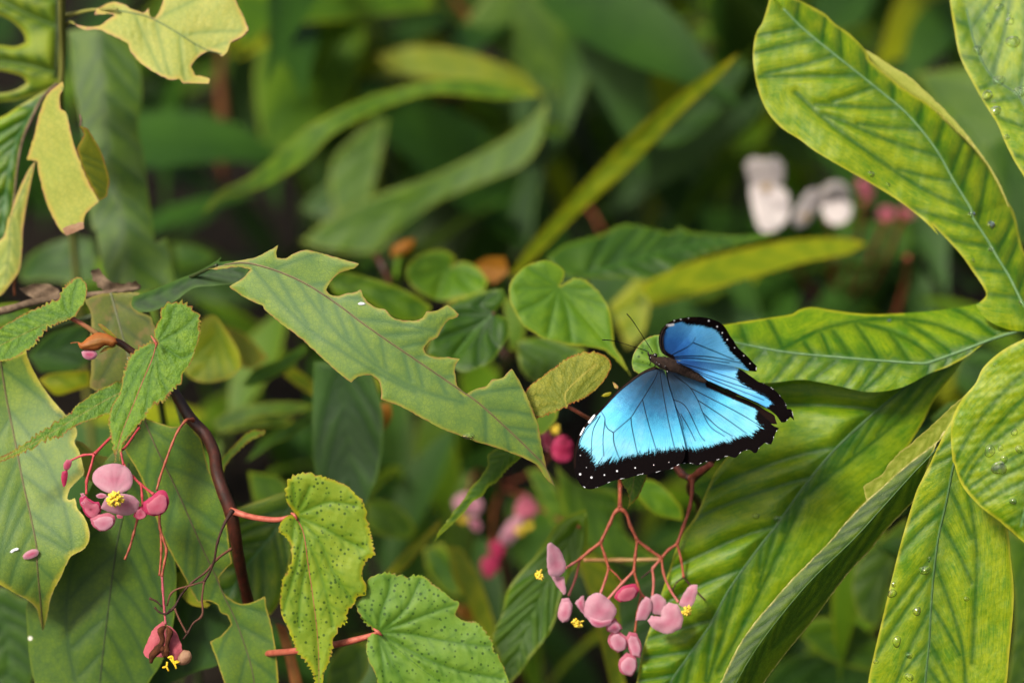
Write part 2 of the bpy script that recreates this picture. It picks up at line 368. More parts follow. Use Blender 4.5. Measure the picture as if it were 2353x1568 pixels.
def tube(name, parent, pts, z, rad, mat, seg=8, knots=0, step=7.0, label=None, tint=None, uvs=True, world=False):
    """a stalk, stem or vein: round section, changing radius, swollen at its joints"""
    if isinstance(pts, str): pts = Z(pts)
    pts = np.asarray(pts, float)
    if not world:
        n0 = len(pts); z = np.broadcast_to(np.asarray(z, float), (n0,)) if np.ndim(z) == 0 or len(z) == n0 else np.interp(np.linspace(0, 1, n0), np.linspace(0, 1, len(z)), z)
        X = W(pts, z)
    else: X = pts
    rad = np.broadcast_to(np.asarray(rad, float), (len(X),)) if np.ndim(rad) == 0 or len(rad) == len(X) else np.interp(np.linspace(0, 1, len(X)), np.linspace(0, 1, len(rad)), rad)
    L = np.r_[0, np.cumsum(np.linalg.norm(np.diff(X, axis=0), axis=1))]; n = max(int(L[-1]/(step*S)), 2)
    t = np.linspace(0, L[-1], n+1)
    # smooth by Catmull-Rom in each coordinate
    def cr(v):
        m = np.gradient(v, L+np.arange(len(L))*1e-9) if len(v) > 2 else np.full(len(v), (v[-1]-v[0])/max(L[-1], 1e-9))
        i = np.clip(np.searchsorted(L, t, 'right')-1, 0, len(L)-2); hh = L[i+1]-L[i]+1e-12; u = (t-L[i])/hh
        return (2*u**3-3*u**2+1)*v[i]+(u**3-2*u**2+u)*hh*m[i]+(-2*u**3+3*u**2)*v[i+1]+(u**3-u**2)*hh*m[i+1]
    C = np.c_[cr(X[:, 0]), cr(X[:, 1]), cr(X[:, 2])]; R = np.interp(t, L, rad)*S
    if knots:
        for l in L: R = R*(1+knots*np.exp(-((t-l)/(2.2*rad.mean()*S))**2))
    T = np.gradient(C, axis=0); T /= np.linalg.norm(T, axis=1)[:, None]+1e-12
    u = np.cross(T[0], [0.3, 0.2, 0.93]); u /= np.linalg.norm(u)+1e-12
    V = []; F = []; at = []
    for i in range(len(C)):
        u = u-T[i]*(u@T[i]); u /= np.linalg.norm(u)+1e-12; v = np.cross(T[i], u)
        for k in range(seg):
            a = 2*math.pi*k/seg; V.append(C[i]+R[i]*(math.cos(a)*u+math.sin(a)*v))
    for i in range(len(C)-1):
        for k in range(seg):
            F.append((i*seg+k, i*seg+(k+1) % seg, (i+1)*seg+(k+1) % seg, (i+1)*seg+k))
    F.append(tuple(range(seg))[::-1]); F.append(tuple((len(C)-1)*seg+k for k in range(seg)))
    V = np.array(V); nn = len(V); tt = np.repeat(np.linspace(0, 1, len(C)), seg)
    at = {'md': np.full(nn, 99.0), 'vd': np.full(nn, 99.0), 'ed': np.full(nn, 50.0), 'tint': (np.interp(tt, np.linspace(0, 1, len(tint)), tint) if tint is not None else np.zeros(nn))}
    return mesh_obj(name, V, F, mat, parent, attrs=at, uv=np.c_[tt*L[-1]/S/100, np.tile(np.arange(seg)/seg, len(C))], label=label)
def lump(parts):
    """joined little ellipsoids: (centre, axes matrix) list -> V, F"""
    V = []; F = []
    bm = bmesh.new(); bmesh.ops.create_icosphere(bm, subdivisions=1, radius=1.0); bv = np.array([v.co for v in bm.verts]); bf = [tuple(v.index for v in f.verts) for f in bm.faces]; bm.free()
    for c, M in parts:
        k = sum(len(x) for x in V); V.append(bv@M.T+c); F += [tuple(i+k for i in f) for f in bf]
    return np.vstack(V), F
def stamens(parent, p, z, r, mat, n=46, toward=(-0.2, -0.85, 0.4), squash=0.8, name='stamens'):
    """a ball of little club-shaped stamens"""
    c = W(np.array(Z(p)[0]), np.array(z)); t = np.array(toward); t = t/np.linalg.norm(t); parts = []; rr = np.random.default_rng(int(r*10)+n)
    for i in range(n):
        d = rr.normal(0, 1, 3); d /= np.linalg.norm(d)
        if d@t < -0.35: d -= 2*(d@t)*t
        e = np.cross(d, [0.1, 0.2, 1]); e /= np.linalg.norm(e); f = np.cross(d, e)
        L = r*S*rr.uniform(0.28, 0.42); q = r*S*rr.uniform(0.12, 0.17)
        parts.append((c+d*r*S*rr.uniform(0.55, 0.75)*np.array([1, squash, 1]), np.c_[d*L, e*q, f*q]))
    V, F = lump(parts); n_ = len(V)
    return mesh_obj(name, V, F, mat, parent, attrs={'tint': np.repeat(rr.uniform(0, 1, n), n_//n)})
def to_ground(parent, p, z, mat, r0, r1=None, lean=(0.0, 0.05), name='stem', label=None):
    """a stem from a leaf base down into the soil, leaning away"""
    a = W(np.asarray(p, float), np.asarray(z, float)); b = np.array([a[0]+lean[0], a[1]+lean[1], 0.0-0.01])
    m1 = a*0.65+b*0.35+np.array([lean[0]*0.2, 0.03, 0]); m2 = a*0.3+b*0.7+np.array([0, 0.02, 0])
    return tube(name, parent, np.array([a, m1, m2, b]), 0, [r0, r0, r1 or r0*1.3, r1 or r0*1.4], mat, seg=8, step=25, world=True, label=label)
def ground_loc(p, z, dy=0.05):
    a = W(np.asarray(p, float), np.asarray(z, float)); return (a[0], a[1]+dy, 0.0)

# ------------------------------------------------------------------ materials
M_lobe = leaf_mat('glossy_yellow_green_leaf', (186, 202, 62), (112, 156, 44), (46, 98, 36), (208, 206, 96), 8, 6, 1.2, 0.42, 0.28, 0.13, stripe=2.6, core=40, rib=(120, 160, 110), rib_w=2.6, spec=0.3)
M_lobe2 = leaf_mat('glossy_green_leaf', (168, 192, 56), (96, 144, 40), (40, 90, 32), (196, 198, 86), 6, 6, 1.2, 0.42, 0.28, 0.13, stripe=2.6, core=40, rib=(96, 140, 92), rib_w=2.6, spec=0.3)
M_fold = leaf_mat('folded_lobe_leaf', (128, 150, 46), (76, 108, 32), (36, 70, 26), (168, 168, 84), 5, 6, 1.2, 0.45, 0.28, 0.2, rim=(214, 206, 140), rib=(120, 146, 62), rib_w=1.6)  # face colour carries its shade; the backlit edge is painted as a pale rim
M_under = leaf_mat('pale_leaf_underside', (204, 206, 120), (166, 180, 84), (138, 156, 66), (214, 206, 130), 4, 4, 1.5, 0.6, 0.3, 0.15)
SATF = 1.16
M_chew = leaf_mat('dull_chewed_leaf', (156, 180, 88), (108, 144, 84), (90, 126, 80), (176, 178, 90), 9, 5, 1.9, 0.5, 0.22, 0.3, specks=1.4, rim=(168, 130, 84), rib=(142, 128, 92), rib_w=2.4, spec=0.28)
M_tipleaf = leaf_mat('yellow_edged_leaf', (154, 176, 84), (106, 142, 78), (84, 120, 70), (206, 200, 96), 16, 5, 1.3, 0.48, 0.22, 0.3, specks=1.2, rim=(220, 206, 130), rib=(124, 116, 74), rib_w=2.2, spec=0.28)
M_dark = leaf_mat('dark_green_leaf', (114, 142, 40), (66, 100, 44), (54, 86, 42), (112, 134, 46), 5, 5, 1.4, 0.5, 0.2, 0.35, specks=1.0, rib=(66, 82, 44), rib_w=2, spec=0.25)
M_mid = leaf_mat('mid_green_leaf', (138, 164, 62), (90, 130, 62), (74, 110, 58), (172, 168, 70), 5, 5, 1.3, 0.5, 0.2, 0.35, specks=1.4, rim=(190, 168, 90), rib=(92, 104, 70), rib_w=2, spec=0.28)
M_brownish = leaf_mat('browning_green_leaf', (134, 142, 72), (98, 116, 58), (84, 98, 62), (158, 150, 84), 9, 5, 1.0, 0.5, 0.22, 0.25, specks=1.8, stain=(140, 128, 84), rib=(120, 124, 88), rib_w=3)
M_beg = leaf_mat('hairy_begonia_leaf', (148, 180, 74), (108, 152, 66), (84, 124, 56), (160, 160, 64), 5, 4, 1.1, 0.55, 0.26, 0.35, rim=(140, 80, 46), hair=0.9, specks=1.2, rib=(150, 150, 84), rib_w=1.5)
M_spot = leaf_mat('spotted_begonia_leaf', (170, 190, 84), (136, 168, 72), (96, 136, 52), (190, 192, 72), 9, 4, 0.9, 0.5, 0.26, 0.0, dots=9.5, rim=(178, 150, 80), specks=0.9, rib=(150, 160, 80), rib_w=1.4)
M_spot2 = leaf_mat('green_spotted_begonia_leaf', (142, 176, 82), (108, 150, 66), (74, 116, 46), (150, 178, 74), 5, 4, 0.9, 0.5, 0.24, 0.0, dots=9, rim=(150, 130, 70), specks=0.9, rib=(84, 124, 52), rib_w=1.4)
M_olive = leaf_mat('olive_begonia_leaf', (186, 182, 90), (156, 162, 76), (116, 130, 56), (172, 150, 72), 4, 4, 1.2, 0.6, 0.28, 0.45, rim=(150, 70, 40), hair=1.0, rib=(186, 178, 96), rib_w=2)
SATF = 1.04
M_yellow = leaf_mat('yellowing_leaf', (220, 218, 112), (188, 202, 96), (144, 170, 86), (228, 206, 104), 12, 4, 1.1, 0.5, 0.3, 0.3, rim=(214, 160, 120), rib=(128, 148, 84), rib_w=2)
M_yolive = leaf_mat('olive_and_shaded_yellow_leaf', (150, 152, 36), (120, 130, 30), (92, 110, 34), (178, 160, 50), 7, 4, 1.1, 0.5, 0.3, 0.3, rim=(170, 110, 60))  # olive leaves; also the painted shade on half of the hanging lobe
M_fish = leaf_mat('ribbed_lobed_leaf', (186, 202, 62), (128, 166, 44), (60, 98, 38), (176, 180, 70), 9, 12, 1.0, 0.5, 0.28, 0.1, rib=(70, 96, 52), rib_w=5)
SATF = 1.3; KA = 0.47
M_bgreen = leaf_mat('fresh_green_leaf', (112, 140, 40), (80, 112, 30), (60, 92, 30), (138, 152, 48), 8, 6, 0.8, 0.5, 0.28, 0)
M_bgreen2 = leaf_mat('deep_green_leaf', (80, 110, 50), (56, 86, 42), (42, 70, 36), (100, 122, 50), 8, 6, 0.8, 0.5, 0.24, 0, rib=(84, 120, 64))
M_bheart = leaf_mat('soft_green_leaf', (130, 160, 70), (96, 134, 56), (80, 116, 50), (158, 164, 70), 6, 6, 1.2, 0.55, 0.24, 0.2)
M_byell = leaf_mat('yellow_green_blade', (170, 176, 52), (140, 156, 42), (110, 136, 40), (172, 164, 56), 8, 6, 0.8, 0.5, 0.3, 0)
M_bgrey = leaf_mat('grey_green_leaf', (92, 108, 70), (68, 88, 52), (58, 78, 46), (82, 98, 56), 10, 10, 0.5, 0.6, 0.1, 0)
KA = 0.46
M_bdark = leaf_mat('shade_toned_green_leaf', (66, 98, 34), (40, 68, 26), (30, 56, 22), (72, 100, 36), 10, 8, 0.6, 0.6, 0.14, 0)  # the shade of the deep background is put into this darker green
M_orange = leaf_mat('orange_leaf', (176, 124, 60), (146, 98, 48), (124, 84, 42), (160, 110, 60), 6, 5, 1.0, 0.55, 0.3, 0)
SATF = 1.0
M_stem = plain_mat('red_brown_stem', (104, 44, 30), (46, 24, 18), 5.0, 0.42, 0.4, 0.6, tint=(36, 34, 18))
M_pet = plain_mat('red_petiole', (204, 116, 92), (160, 66, 50), 7.0, 0.5, 0.35, 0.55, tint=(190, 150, 90))
M_stalk = plain_mat('orange_red_stalk', (184, 96, 66), (130, 58, 40), 8.0, 0.5, 0.3, 0.55, tint=(214, 128, 120))
M_pink_st = plain_mat('pink_stalk', (206, 76, 84), (176, 60, 62), 3.0, 0.5, 0.3, 0.55)
M_twig = plain_mat('dead_twig', (84, 50, 40), (44, 28, 24), 6.0, 0.7, 0.2, 0.5, tint=(130, 84, 62))
M_bark = plain_mat('dry_brown_twig', (150, 128, 104), (96, 78, 62), 6.0, 0.8, 0.15, 0.5)
M_gstem = plain_mat('green_stem', (70, 84, 38), (44, 58, 26), 2.0, 0.55, 0.3, 0.5, tint=(150, 150, 70))
M_dstem = plain_mat('dark_stem', (34, 44, 24), (22, 30, 18), 2.0, 0.6, 0.2, 0.5, tint=(120, 70, 40))
M_petal = plain_mat('pink_petal', (252, 202, 216), (244, 168, 192), 3.5, 0.55, 0.15, 0.55, trans=0.5, bump=0.12, tint=(216, 76, 126))
M_deep = plain_mat('deep_pink_petal', (224, 78, 126), (204, 50, 96), 3.5, 0.55, 0.15, 0.55, trans=0.4, bump=0.12, tint=(170, 30, 70))
M_salmon = plain_mat('salmon_pink_petal', (242, 150, 170), (226, 108, 138), 3.5, 0.55, 0.15, 0.55, trans=0.5, bump=0.2, tint=(200, 56, 100))
M_dry = plain_mat('dry_pink_petal', (222, 120, 128), (196, 84, 98), 2.6, 0.65, 0.2, 0.55, trans=0.25, bump=0.5)
M_paper = plain_mat('papery_petal', (206, 166, 130), (160, 112, 84), 3.0, 0.6, 0.3, 0.6, trans=0.4, bump=0.5)
M_crisp = plain_mat('withered_brown', (110, 62, 36), (60, 36, 24), 5.0, 0.8, 0.1, 0.5, bump=0.8)
M_stam = plain_mat('yellow_stamen', (240, 208, 50), (226, 178, 30), 4.0, 0.55, 0.2, 0.62, tint=(250, 224, 90))
M_white = plain_mat('white_petal', (240, 230, 226), (226, 212, 210), 3.0, 0.5, 0.25, 0.5, trans=0.25, bump=0.1)
M_tan = plain_mat('tan_centre', (200, 170, 110), (180, 146, 90), 3.0, 0.6, 0.2, 0.5)
M_bract = plain_mat('orange_bract', (206, 122, 56), (170, 92, 44), 3.0, 0.55, 0.25, 0.5, trans=0.25, stretch=1, tint=(150, 130, 60))
M_fleck = plain_mat('white_fleck', (235, 238, 240), (210, 216, 220), 3.0, 0.4, 0.4, 0.6)
a = N('water'); p = a.n('BsdfPrincipled'); p.inputs['Base Color'].default_value = (1, 1, 1, 1); p.inputs['Roughness'].default_value = 0.02; p.inputs['IOR'].default_value = 1.33; p.inputs['Transmission Weight'].default_value = 1.0
a.t.links.new(p.outputs[0], a.out.inputs[0]); M_water = a.m

# ------------------------------------------------------------------ soil and the shaded undergrowth behind everything
a = N('dark_soil'); g = a.n('TexCoord'); n1 = a.noise(g.outputs['Object'], 6, 6, 0.7); n2 = a.noise(g.outputs['Object'], 60, 4, 0.7)
c = a.mix(n1, (0.008, 0.006, 0.004, 1), (0.03, 0.022, 0.015, 1)); b = a.n('Bump'); b.inputs['Distance'].default_value = 0.03; a.put(b.inputs['Height'], a.math('ADD', n1, n2))
p = a.n('BsdfPrincipled'); a.put(p.inputs['Base Color'], c); p.inputs['Roughness'].default_value = 0.95; p.inputs['Specular IOR Level'].default_value = 0.1; a.put(p.inputs['Normal'], b.outputs[0]); a.t.links.new(p.outputs[0], a.out.inputs[0])
V = []; F = []; n = 61
xs = np.sign(np.linspace(-1, 1, n))*np.abs(np.linspace(-1, 1, n))**3*150
for j in range(n):
    for i in range(n):
        x, y = xs[i], xs[j]; near = math.exp(-(x*x+y*y)/20); V.append((x, y, near*0.02*math.sin(5*x+1.3)*math.cos(6*y)-0.001))
F = [(j*n+i, j*n+i+1, (j+1)*n+i+1, (j+1)*n+i) for j in range(n-1) for i in range(n-1)]
o = mesh_obj('soil', V, F, a.m); o['kind'] = 'structure'; o['label'] = 'dark bare soil under the plants'

# unseen shrub, added so that its leaves shade the back of the bed
def add_shade_shrub():
    t = thing('added_shade_shrub', 'unseen shrub added behind the bed to shade the back plants', 'shrub', (-1.1, 1.9, 0))
    tube('trunk', t, np.array([(-1.1, 1.9, -0.02), (-1.08, 1.85, 0.7), (-0.95, 1.7, 1.3), (-0.6, 1.4, 1.75)]), 0, [200, 170, 140, 90], M_bark, world=True, step=120)
    for b in ((-0.1, 0.6, 1.9), (0.8, 0.7, 1.8), (0.5, 1.6, 2.0), (-1.3, 0.8, 1.9)):
        tube('limb', t, np.array([(-0.85, 1.6, 1.45), (-0.5*0.5+b[0]*0.5, 1.4*0.5+b[1]*0.5, 1.7), b]), 0, [90, 60, 25], M_bark, world=True, step=120)
    r = np.random.default_rng(11); V = []; F = []
    for _ in range(1500):
        c = np.array([r.uniform(-2.4, 1.7), r.uniform(0.12, 2.6), r.uniform(1.5, 2.1)])
        L = r.uniform(0.1, 0.2); M = np.array(Matrix.Rotation(r.uniform(0, 6.28), 3, 'Z')@Matrix.Rotation(r.uniform(-0.6, 0.9), 3, 'Y')@Matrix.Rotation(r.uniform(-0.6, 0.6), 3, 'X')); k = len(V)
        for q in blade_pts(L, L*0.22, 0.3, 5):
            for v in q: V.append(c+M@np.array(v))
        for i in range(4):
            for j in (0, 1): F.append((k+3*i+j, k+3*i+3+j, k+3*i+4+j, k+3*i+1+j))
    V = np.array(V); nn = len(V)
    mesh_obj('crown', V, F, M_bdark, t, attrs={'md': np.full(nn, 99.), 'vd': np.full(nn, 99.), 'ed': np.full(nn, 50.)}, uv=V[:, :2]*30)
def blade_pts(L, wd, droop, n=9):
    """a pointed leaf in its own frame: rows of (left edge, rib, right edge)"""
    rows = []
    for i in range(n):
        t = i/(n-1); ww = wd*math.sin(math.pi*min(1, t*0.93+0.05))**0.8*(1-t**4); x = L*t; zz = -droop*L*t*t
        rows.append(((x, ww, zz+0.25*ww), (x, 0, zz), (x, -ww, zz+0.25*ww)))
    return rows
def undergrowth(name, count, seed, box, mat, size):
    r = np.random.default_rng(seed); V = []; F = []; at = []
    for _ in range(count):
        px, py = r.uniform(box[0], box[1]), r.uniform(box[2], box[3]); z = r.uniform(box[4], box[5])
        base = W(np.array([px, py]), np.array(z))
        if base[2] < 0.03: continue
        az, el = r.uniform(0, 6.28), r.uniform(-0.9, 0.5); L = size*r.uniform(0.6, 1.3)
        M = np.array(Matrix.Rotation(az, 3, 'Z')@Matrix.Rotation(-el, 3, 'Y')@Matrix.Rotation(r.uniform(-0.6, 0.6), 3, 'X'))
        rows = blade_pts(L, L*r.uniform(0.1, 0.2), r.uniform(0.1, 0.5)); k = len(V)
        for q in rows:
            for v in q: V.append(base+M@np.array(v))
        for i in range(len(rows)-1):
            for j in (0, 1): F.append((k+3*i+j, k+3*i+3+j, k+3*i+4+j, k+3*i+1+j))
    V = np.array(V); V[:, 2] = np.maximum(V[:, 2], 0.004); nn = len(V)
    o = mesh_obj(name, V, F, mat, attrs={'md': np.full(nn, 99.), 'vd': np.full(nn, 99.), 'ed': np.full(nn, 50.)}, uv=V[:, :2]*30)
    o['kind'] = 'stuff'; return o
add_shade_shrub()
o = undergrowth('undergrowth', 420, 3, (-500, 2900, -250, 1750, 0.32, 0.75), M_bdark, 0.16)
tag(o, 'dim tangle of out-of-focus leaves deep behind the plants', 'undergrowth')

# ------------------------------------------------------------------ the big lobed plant
LP = thing('lobed_plant', 'large glossy yellow-green plant with deep rounded lobes and wet leaves', 'plant', ground_loc((2480, 760), 0.06))
ribm = plain_mat('pale_midrib', (132, 168, 112), (104, 146, 92), 3.0, 0.45, 0.3, 0.46)
ribd = plain_mat('green_midrib', (92, 128, 70), (66, 104, 54), 3.0, 0.45, 0.3, 0.46)
R7 = sheet('lobe', LP, M_lobe, 'C 1870,-40 1875,20 1900,180 1940,370 2040,570 2110,690 2180,800 2230,920 2290,1040 2380,1190 2500,1420 2700,1500 2900,1100 2800,500 2500,0 2200,-160', 0.05,
           mid='C 2560,1420 2450,950 2330,640 2150,500 2040,300 1980,60', gx=-0.1, gy=-0.3, foldl=-0.12, foldr=-0.12, h=5, veins=(60, 58, 0.6), quilt=2.5, qw=11, wave=8, pucker=1.2, rib=3, ribmat=ribd, label='wet lobe covered in water droplets')
R1 = sheet('lobe', LP, M_lobe, 'O 2352,760 2440,740 2400,640 2352,578 2330,492 C 2240,1290 2150,1110 2040,965 1880,805 1760,695 1600,592 1480,500 1360,395 1335,335 1230,225 1130,155 1060,88 950,28 850,-20 760,-60 715,-20 690,60 660,150 620,220 602,330 608,450 640,600 700,730 790,830 900,900 1000,975 1150,1065 1300,1150 1420,1220 1560,1310 1700,1420 1800,1520 F 1760,40 1850,130 1950,240 2020,340 2075,420 2107,480 2095,515 2040,560 2100,640 2200,700',
           0.055, mid='O 2400,770 F 2352,560 2260,380 2180,250 2110,130 2020,-10 C 2010,1350 1900,1170 1780,960 1600,740 1400,570 1150,370 930,190 800,60', gy=-0.06, gx=0.0, seam='F 2040,560 2100,640 2200,700 O 2352,760 2440,740', foldl=-0.12, foldr=1.15, h=4.5, veins=(60, 50, 0.15), quilt=8, qw=13, pucker=1.0, wave=10, wsc=160, rib=3.2, ribmat=ribm, label='long twisted lobe with a rolled pale edge', ripple=4)
sheet('rolled_edge', R1, M_under, 'C 1320,318 1370,345 1470,410 1600,490 1660,540 1720,598 1830,700 1950,830 2050,958 2130,1075 2200,1200 2260,1340 2245,1320 2150,1125 2040,970 1880,812 1760,702 1600,600 1480,508 1362,400 1340,350', 0.066, gx=-0.3, gy=0.1, h=5, dome=0.3, jit=0.5)
R2 = sheet('lobe', LP, M_lobe2, 'O 2440,745 2352,755 F 2230,752 2100,804 1980,892 1850,960 1740,1000 1560,1090 1360,1120 1150,1080 1000,1050 900,1040 700,1060 500,1050 250,1000 100,900 60,800 200,720 420,685 560,662 700,642 850,618 900,590 980,572 1100,590 1250,610 1420,618 1650,605 1900,580 2060,543 2100,520 2140,480 2300,560 O 2420,640',
           0.05, mid='O 2400,745 F 2200,760 1960,850 1760,922 1690,935 1400,915 1100,890 800,860 480,800 200,760', gy=-0.3, gx=0.0, foldl=-0.1, foldr=0.85, h=4.5, veins=(60, 56, 0.8), quilt=8, qw=12, pucker=1.0, seam='F 1740,1000 1560,1090 1360,1120 1150,1080 1000,1050 900,1040 700,1060 500,1050 O 1600,840 F 2060,543 2100,520 2140,480 2300,560 O 2420,640', wave=7, wsc=120, rib=4, ribmat=ribm, ripple=3, label='lobe reaching under the butterfly')
R3 = sheet('lobe', LP, M_lobe2, 'O 2430,735 2352,745 F 2230,738 2100,798 1980,888 1900,1000 1830,1090 1760,1190 1700,1310 1640,1410 1590,1490 I 1500,160 1400,330 1250,480 1100,680 900,880 700,1100 560,1300 440,1568 330,1760 120,1960 -180,2150 O 1430,1730 1448,1640 1475,1500 1500,1420 1530,1330 1560,1240 1600,1180 1640,1090 1690,1020 1690,985 1650,940 1700,905 1800,870 2000,850 2200,740',
           0.052, mid='O 2400,738 F 2200,740 1960,840 1760,930 1560,1110 1400,1240 1200,1420 1060,1568 I 900,340 760,540 620,720 450,960 320,1200 180,1400 40,1620 -160,2130', gy=-0.12, gx=0.0, foldl=0.25, foldr=0.0, h=4.5, veins=(64, 24, 0.12), veins_r=(96, 44, 0.35), pucker=0.8, quilt=22, qw=17, qside=(0.25, 1), wave=8, wsc=160, rib=2.5, ribmat=ribd, ripple=3, label='broad quilted lobe with sunken side veins')
sheet('lobe', LP, M_under, 'F 1990,1125 1900,1200 1760,1330 1600,1470 I 1560,70 1480,150 1440,215 1380,255 1312,300 1335,395 1450,300 1560,195 1700,85 1810,0 F 1870,1380 1960,1250 2040,1150 2100,1060', 0.022, mid='F 2040,1120 I 1330,350', h=5, foldl=0.1, foldr=-0.25, gx=-0.1, wave=4, wsc=60, jit=0.6, veins=(30, 30, 0.2), quilt=4, qw=7, pucker=0.6, label='pale underside half of the folded lobe')
R4 = sheet('lobe', LP, M_fold, 'F 2060,1100 1960,1230 1860,1360 I 1800,0 1700,80 1560,190 1450,290 1340,385 1200,530 1090,660 950,800 850,900 720,1050 620,1165 500,1340 390,1568 290,1800 215,2080 330,2000 520,1790 670,1568 820,1370 1000,1150 1200,880 1350,720 1480,560 1650,380 1700,270 1760,90 1830,-60 F 2000,1350 2120,1180', 0.012,
           mid='F 2060,1150 I 1800,40 1640,210 1450,420 1250,640 1000,880 800,1110 600,1380 430,1680 225,2070', gy=0.2, gx=0.35, foldl=0.75, foldr=0.75, h=4, veins=(50, 20, 0.15), quilt=2.2, qw=7, wave=4, pucker=0.6, rib=1.4, ribmat=ribd, jit=0.35, label='narrow folded lobe with a thin edge painted backlit')
R5 = sheet('lobe', LP, M_lobe, 'F 2050,1180 1940,1230 1890,1290 1830,1400 1750,1568 I 1700,240 1650,350 1560,650 1490,930 1440,1140 1390,1350 1345,1568 1345,1750 1420,2000 1580,2240 1740,2400 1900,2250 2100,2000 2215,1760 2240,1568 2260,1350 2280,1130 2285,950 2265,750 2250,600 2200,400 2100,200 2050,0 F 2200,1250', 0.015,
           mid='F 2060,1240 I 1960,0 1900,150 1850,400 1800,620 1770,850 1750,1100 1740,1300 1715,1568 1715,1800 1738,2380', gy=0.12, foldl=-0.12, foldr=0.15, h=4.5, veins=(74, 36, 0.2), quilt=5, qw=12, wave=6, pucker=0.9, rib=3, ribmat=ribd, ripple=2, label='hanging lobe with a grey-green midrib')
R6 = sheet('lobe', LP, M_lobe, 'O 2440,740 2352,778 F 2200,860 2090,960 2040,1060 1980,1130 1930,1200 1890,1290 1880,1400 1890,1568 I 1900,150 1950,290 2060,420 2200,530 2352,660 2460,730 2700,650 2800,200 F 2900,1200 2700,850', -0.03,
           mid='O 2440,760 F 2560,1100 2500,1400 I 2420,200 2330,560', gy=0.1, gx=-0.12, foldl=0.0, foldr=0.15, h=5, veins=(64, 52, 0.8), quilt=2.5, qw=12, wave=9, wsc=70, pucker=2.0, ripple=5, edgecurl=0.15, label='rounded wet lobe curving forward')
junction = np.array((2440, 745))
tube('petiole', LP, np.array([W(junction, np.array(0.035)), W(np.array((2520, 800)), np.array(0.06)), W(np.array((2560, 1100)), np.array(0.16)), [*ground_loc((2480, 760), 0.06)]]), 0, [12, 12, 13, 15], M_gstem, world=True, step=25)

# ------------------------------------------------------------------ the chewed, dull green plant on the other side
CP = thing('chewed_plant', 'dull green plant with long pointed leaves badly bitten by insects', 'plant', ground_loc((380, 900), 0.12))
ribc = plain_mat('brown_midrib', (138, 124, 84), (104, 100, 66), 3.0, 0.55, 0.25, 0.46)
CH = sheet('leaf', CP, M_chew, 'D 1340,330 1440,300 1560,268 1650,250 1740,205 1798,168 1785,215 1790,256 1850,255 1900,225 1980,203 2100,230 2210,262 2320,290 2290,320 2200,350 2140,400 2105,460 2130,490 2180,500 2250,480 E 190,480 240,458 255,500 290,545 340,575 400,590 440,635 500,655 590,658 640,640 660,600 730,592 800,555 875,615 865,638 810,655 770,700 735,770 680,795 645,840 660,875 720,895 800,893 882,905 850,950 850,1000 860,1080 920,1132 990,1095 1050,1085 1085,1038 1150,1030 1190,990 1215,968 1260,1040 1310,1140 1360,1260 1390,1350 1410,1470 1430,1568 H 1445,190 1497,302 1430,240 1380,165 1300,120 1150,60 1000,15 E 880,1400 750,1350 620,1280 500,1215 368,1165 372,1110 355,1050 310,1010 250,1013 200,1035 178,1060 100,1000 0,910 D 1950,780 1850,705 1712,592 1700,565 1600,520 1475,440 1560,390 1615,330 1540,312 1440,325',
           0.0, mid='D 1380,310 1560,285 1700,310 1850,362 2000,435 2190,560 E 230,660 400,780 600,915 850,1085 1000,1190 1200,1370 1345,1510 1430,1600 H 1490,295', gx=0.06, gy=-0.08, foldl=-0.22, foldr=0.1, h=4, veins=(60, 40, 0.5), quilt=1.6, qw=12, wave=9, wsc=200, corner=38, jit=0.45, rib=2.0, ribmat=ribc, ripple=3, edgecurl=0.1, bend=[(0, 0.01), (0.5, -0.004), (1, 0.012)], label='long pointed leaf with many bites out of both edges')
sheet('leaf', CP, M_bdark, 'D 860,505 1000,455 1150,392 1280,340 1400,272 1435,240 1410,280 1560,275 1610,325 1560,410 1400,432 1250,450 1150,520 1060,570 960,602 880,592 848,552', 0.03, mid='D 870,560 1100,480 1300,390 1500,320', gx=-0.1, foldl=0.9, foldr=-0.3, h=5, veins=(30, 40, 0.3), quilt=3, wave=4, label='dark twisted lobe seen edge on')  # underside in shadow: that shade comes from the darker leaf colour
T1 = sheet('leaf', CP, M_tipleaf, 'D -330,1250 -230,1020 -80,920 90,880 165,840 180,900 210,970 260,1060 330,1160 400,1240 445,1290 490,1350 498,1395 480,1440 510,1500 525,1550 G 542,210 500,262 455,310 430,375 452,388 485,372 500,440 540,490 570,560 577,640 545,700 490,730 450,760 420,820 390,890 350,960 325,1030 310,1110 292,1190 277,1235 256,1160 235,1090 190,1040 120,1000 50,962 -60,900 -200,820 -340,600 -400,200',
           0.03, mid='D 0,900 40,1150 80,1350 110,1500 G 150,280 200,500 235,680 240,800 262,1050 276,1225', gx=0.05, gy=0.05, foldl=-0.1, foldr=-0.16, h=4, veins=(72, 42, 0.6), quilt=2.5, qw=14, wave=9, wsc=150, corner=60, jit=0.3, rib=2.0, ribmat=ribc, bend=[(0, 0.012), (0.5, 0), (0.85, -0.004), (1, 0.01)], label='yellow-edged leaf tapering to a drip tip with a fallen petal on it')
sheet('leaf', CP, M_dark, 'G 760,60 950,40 1080,300 1130,760 1140,950 1120,1180 1050,1420 960,1568 870,1780 720,1960 560,2080 420,1950 300,1780 225,1568 190,1400 175,1200 178,1040 300,800 500,480 640,200', 0.05, mid='G 830,150 800,450 760,640 730,850 700,1080 670,1330 630,1680 565,2060', gy=0.06, foldl=0.1, foldr=0.12, h=4.5, veins=(74, 46, 0.5), quilt=2.5, qw=14, wave=8, wsc=150, rib=2, ribmat=plain_mat('dark_midrib', (74, 88, 46), (54, 70, 38), 3, 0.5, 0.3, 0.46), label='broad dark green leaf hanging behind the pink flowers')
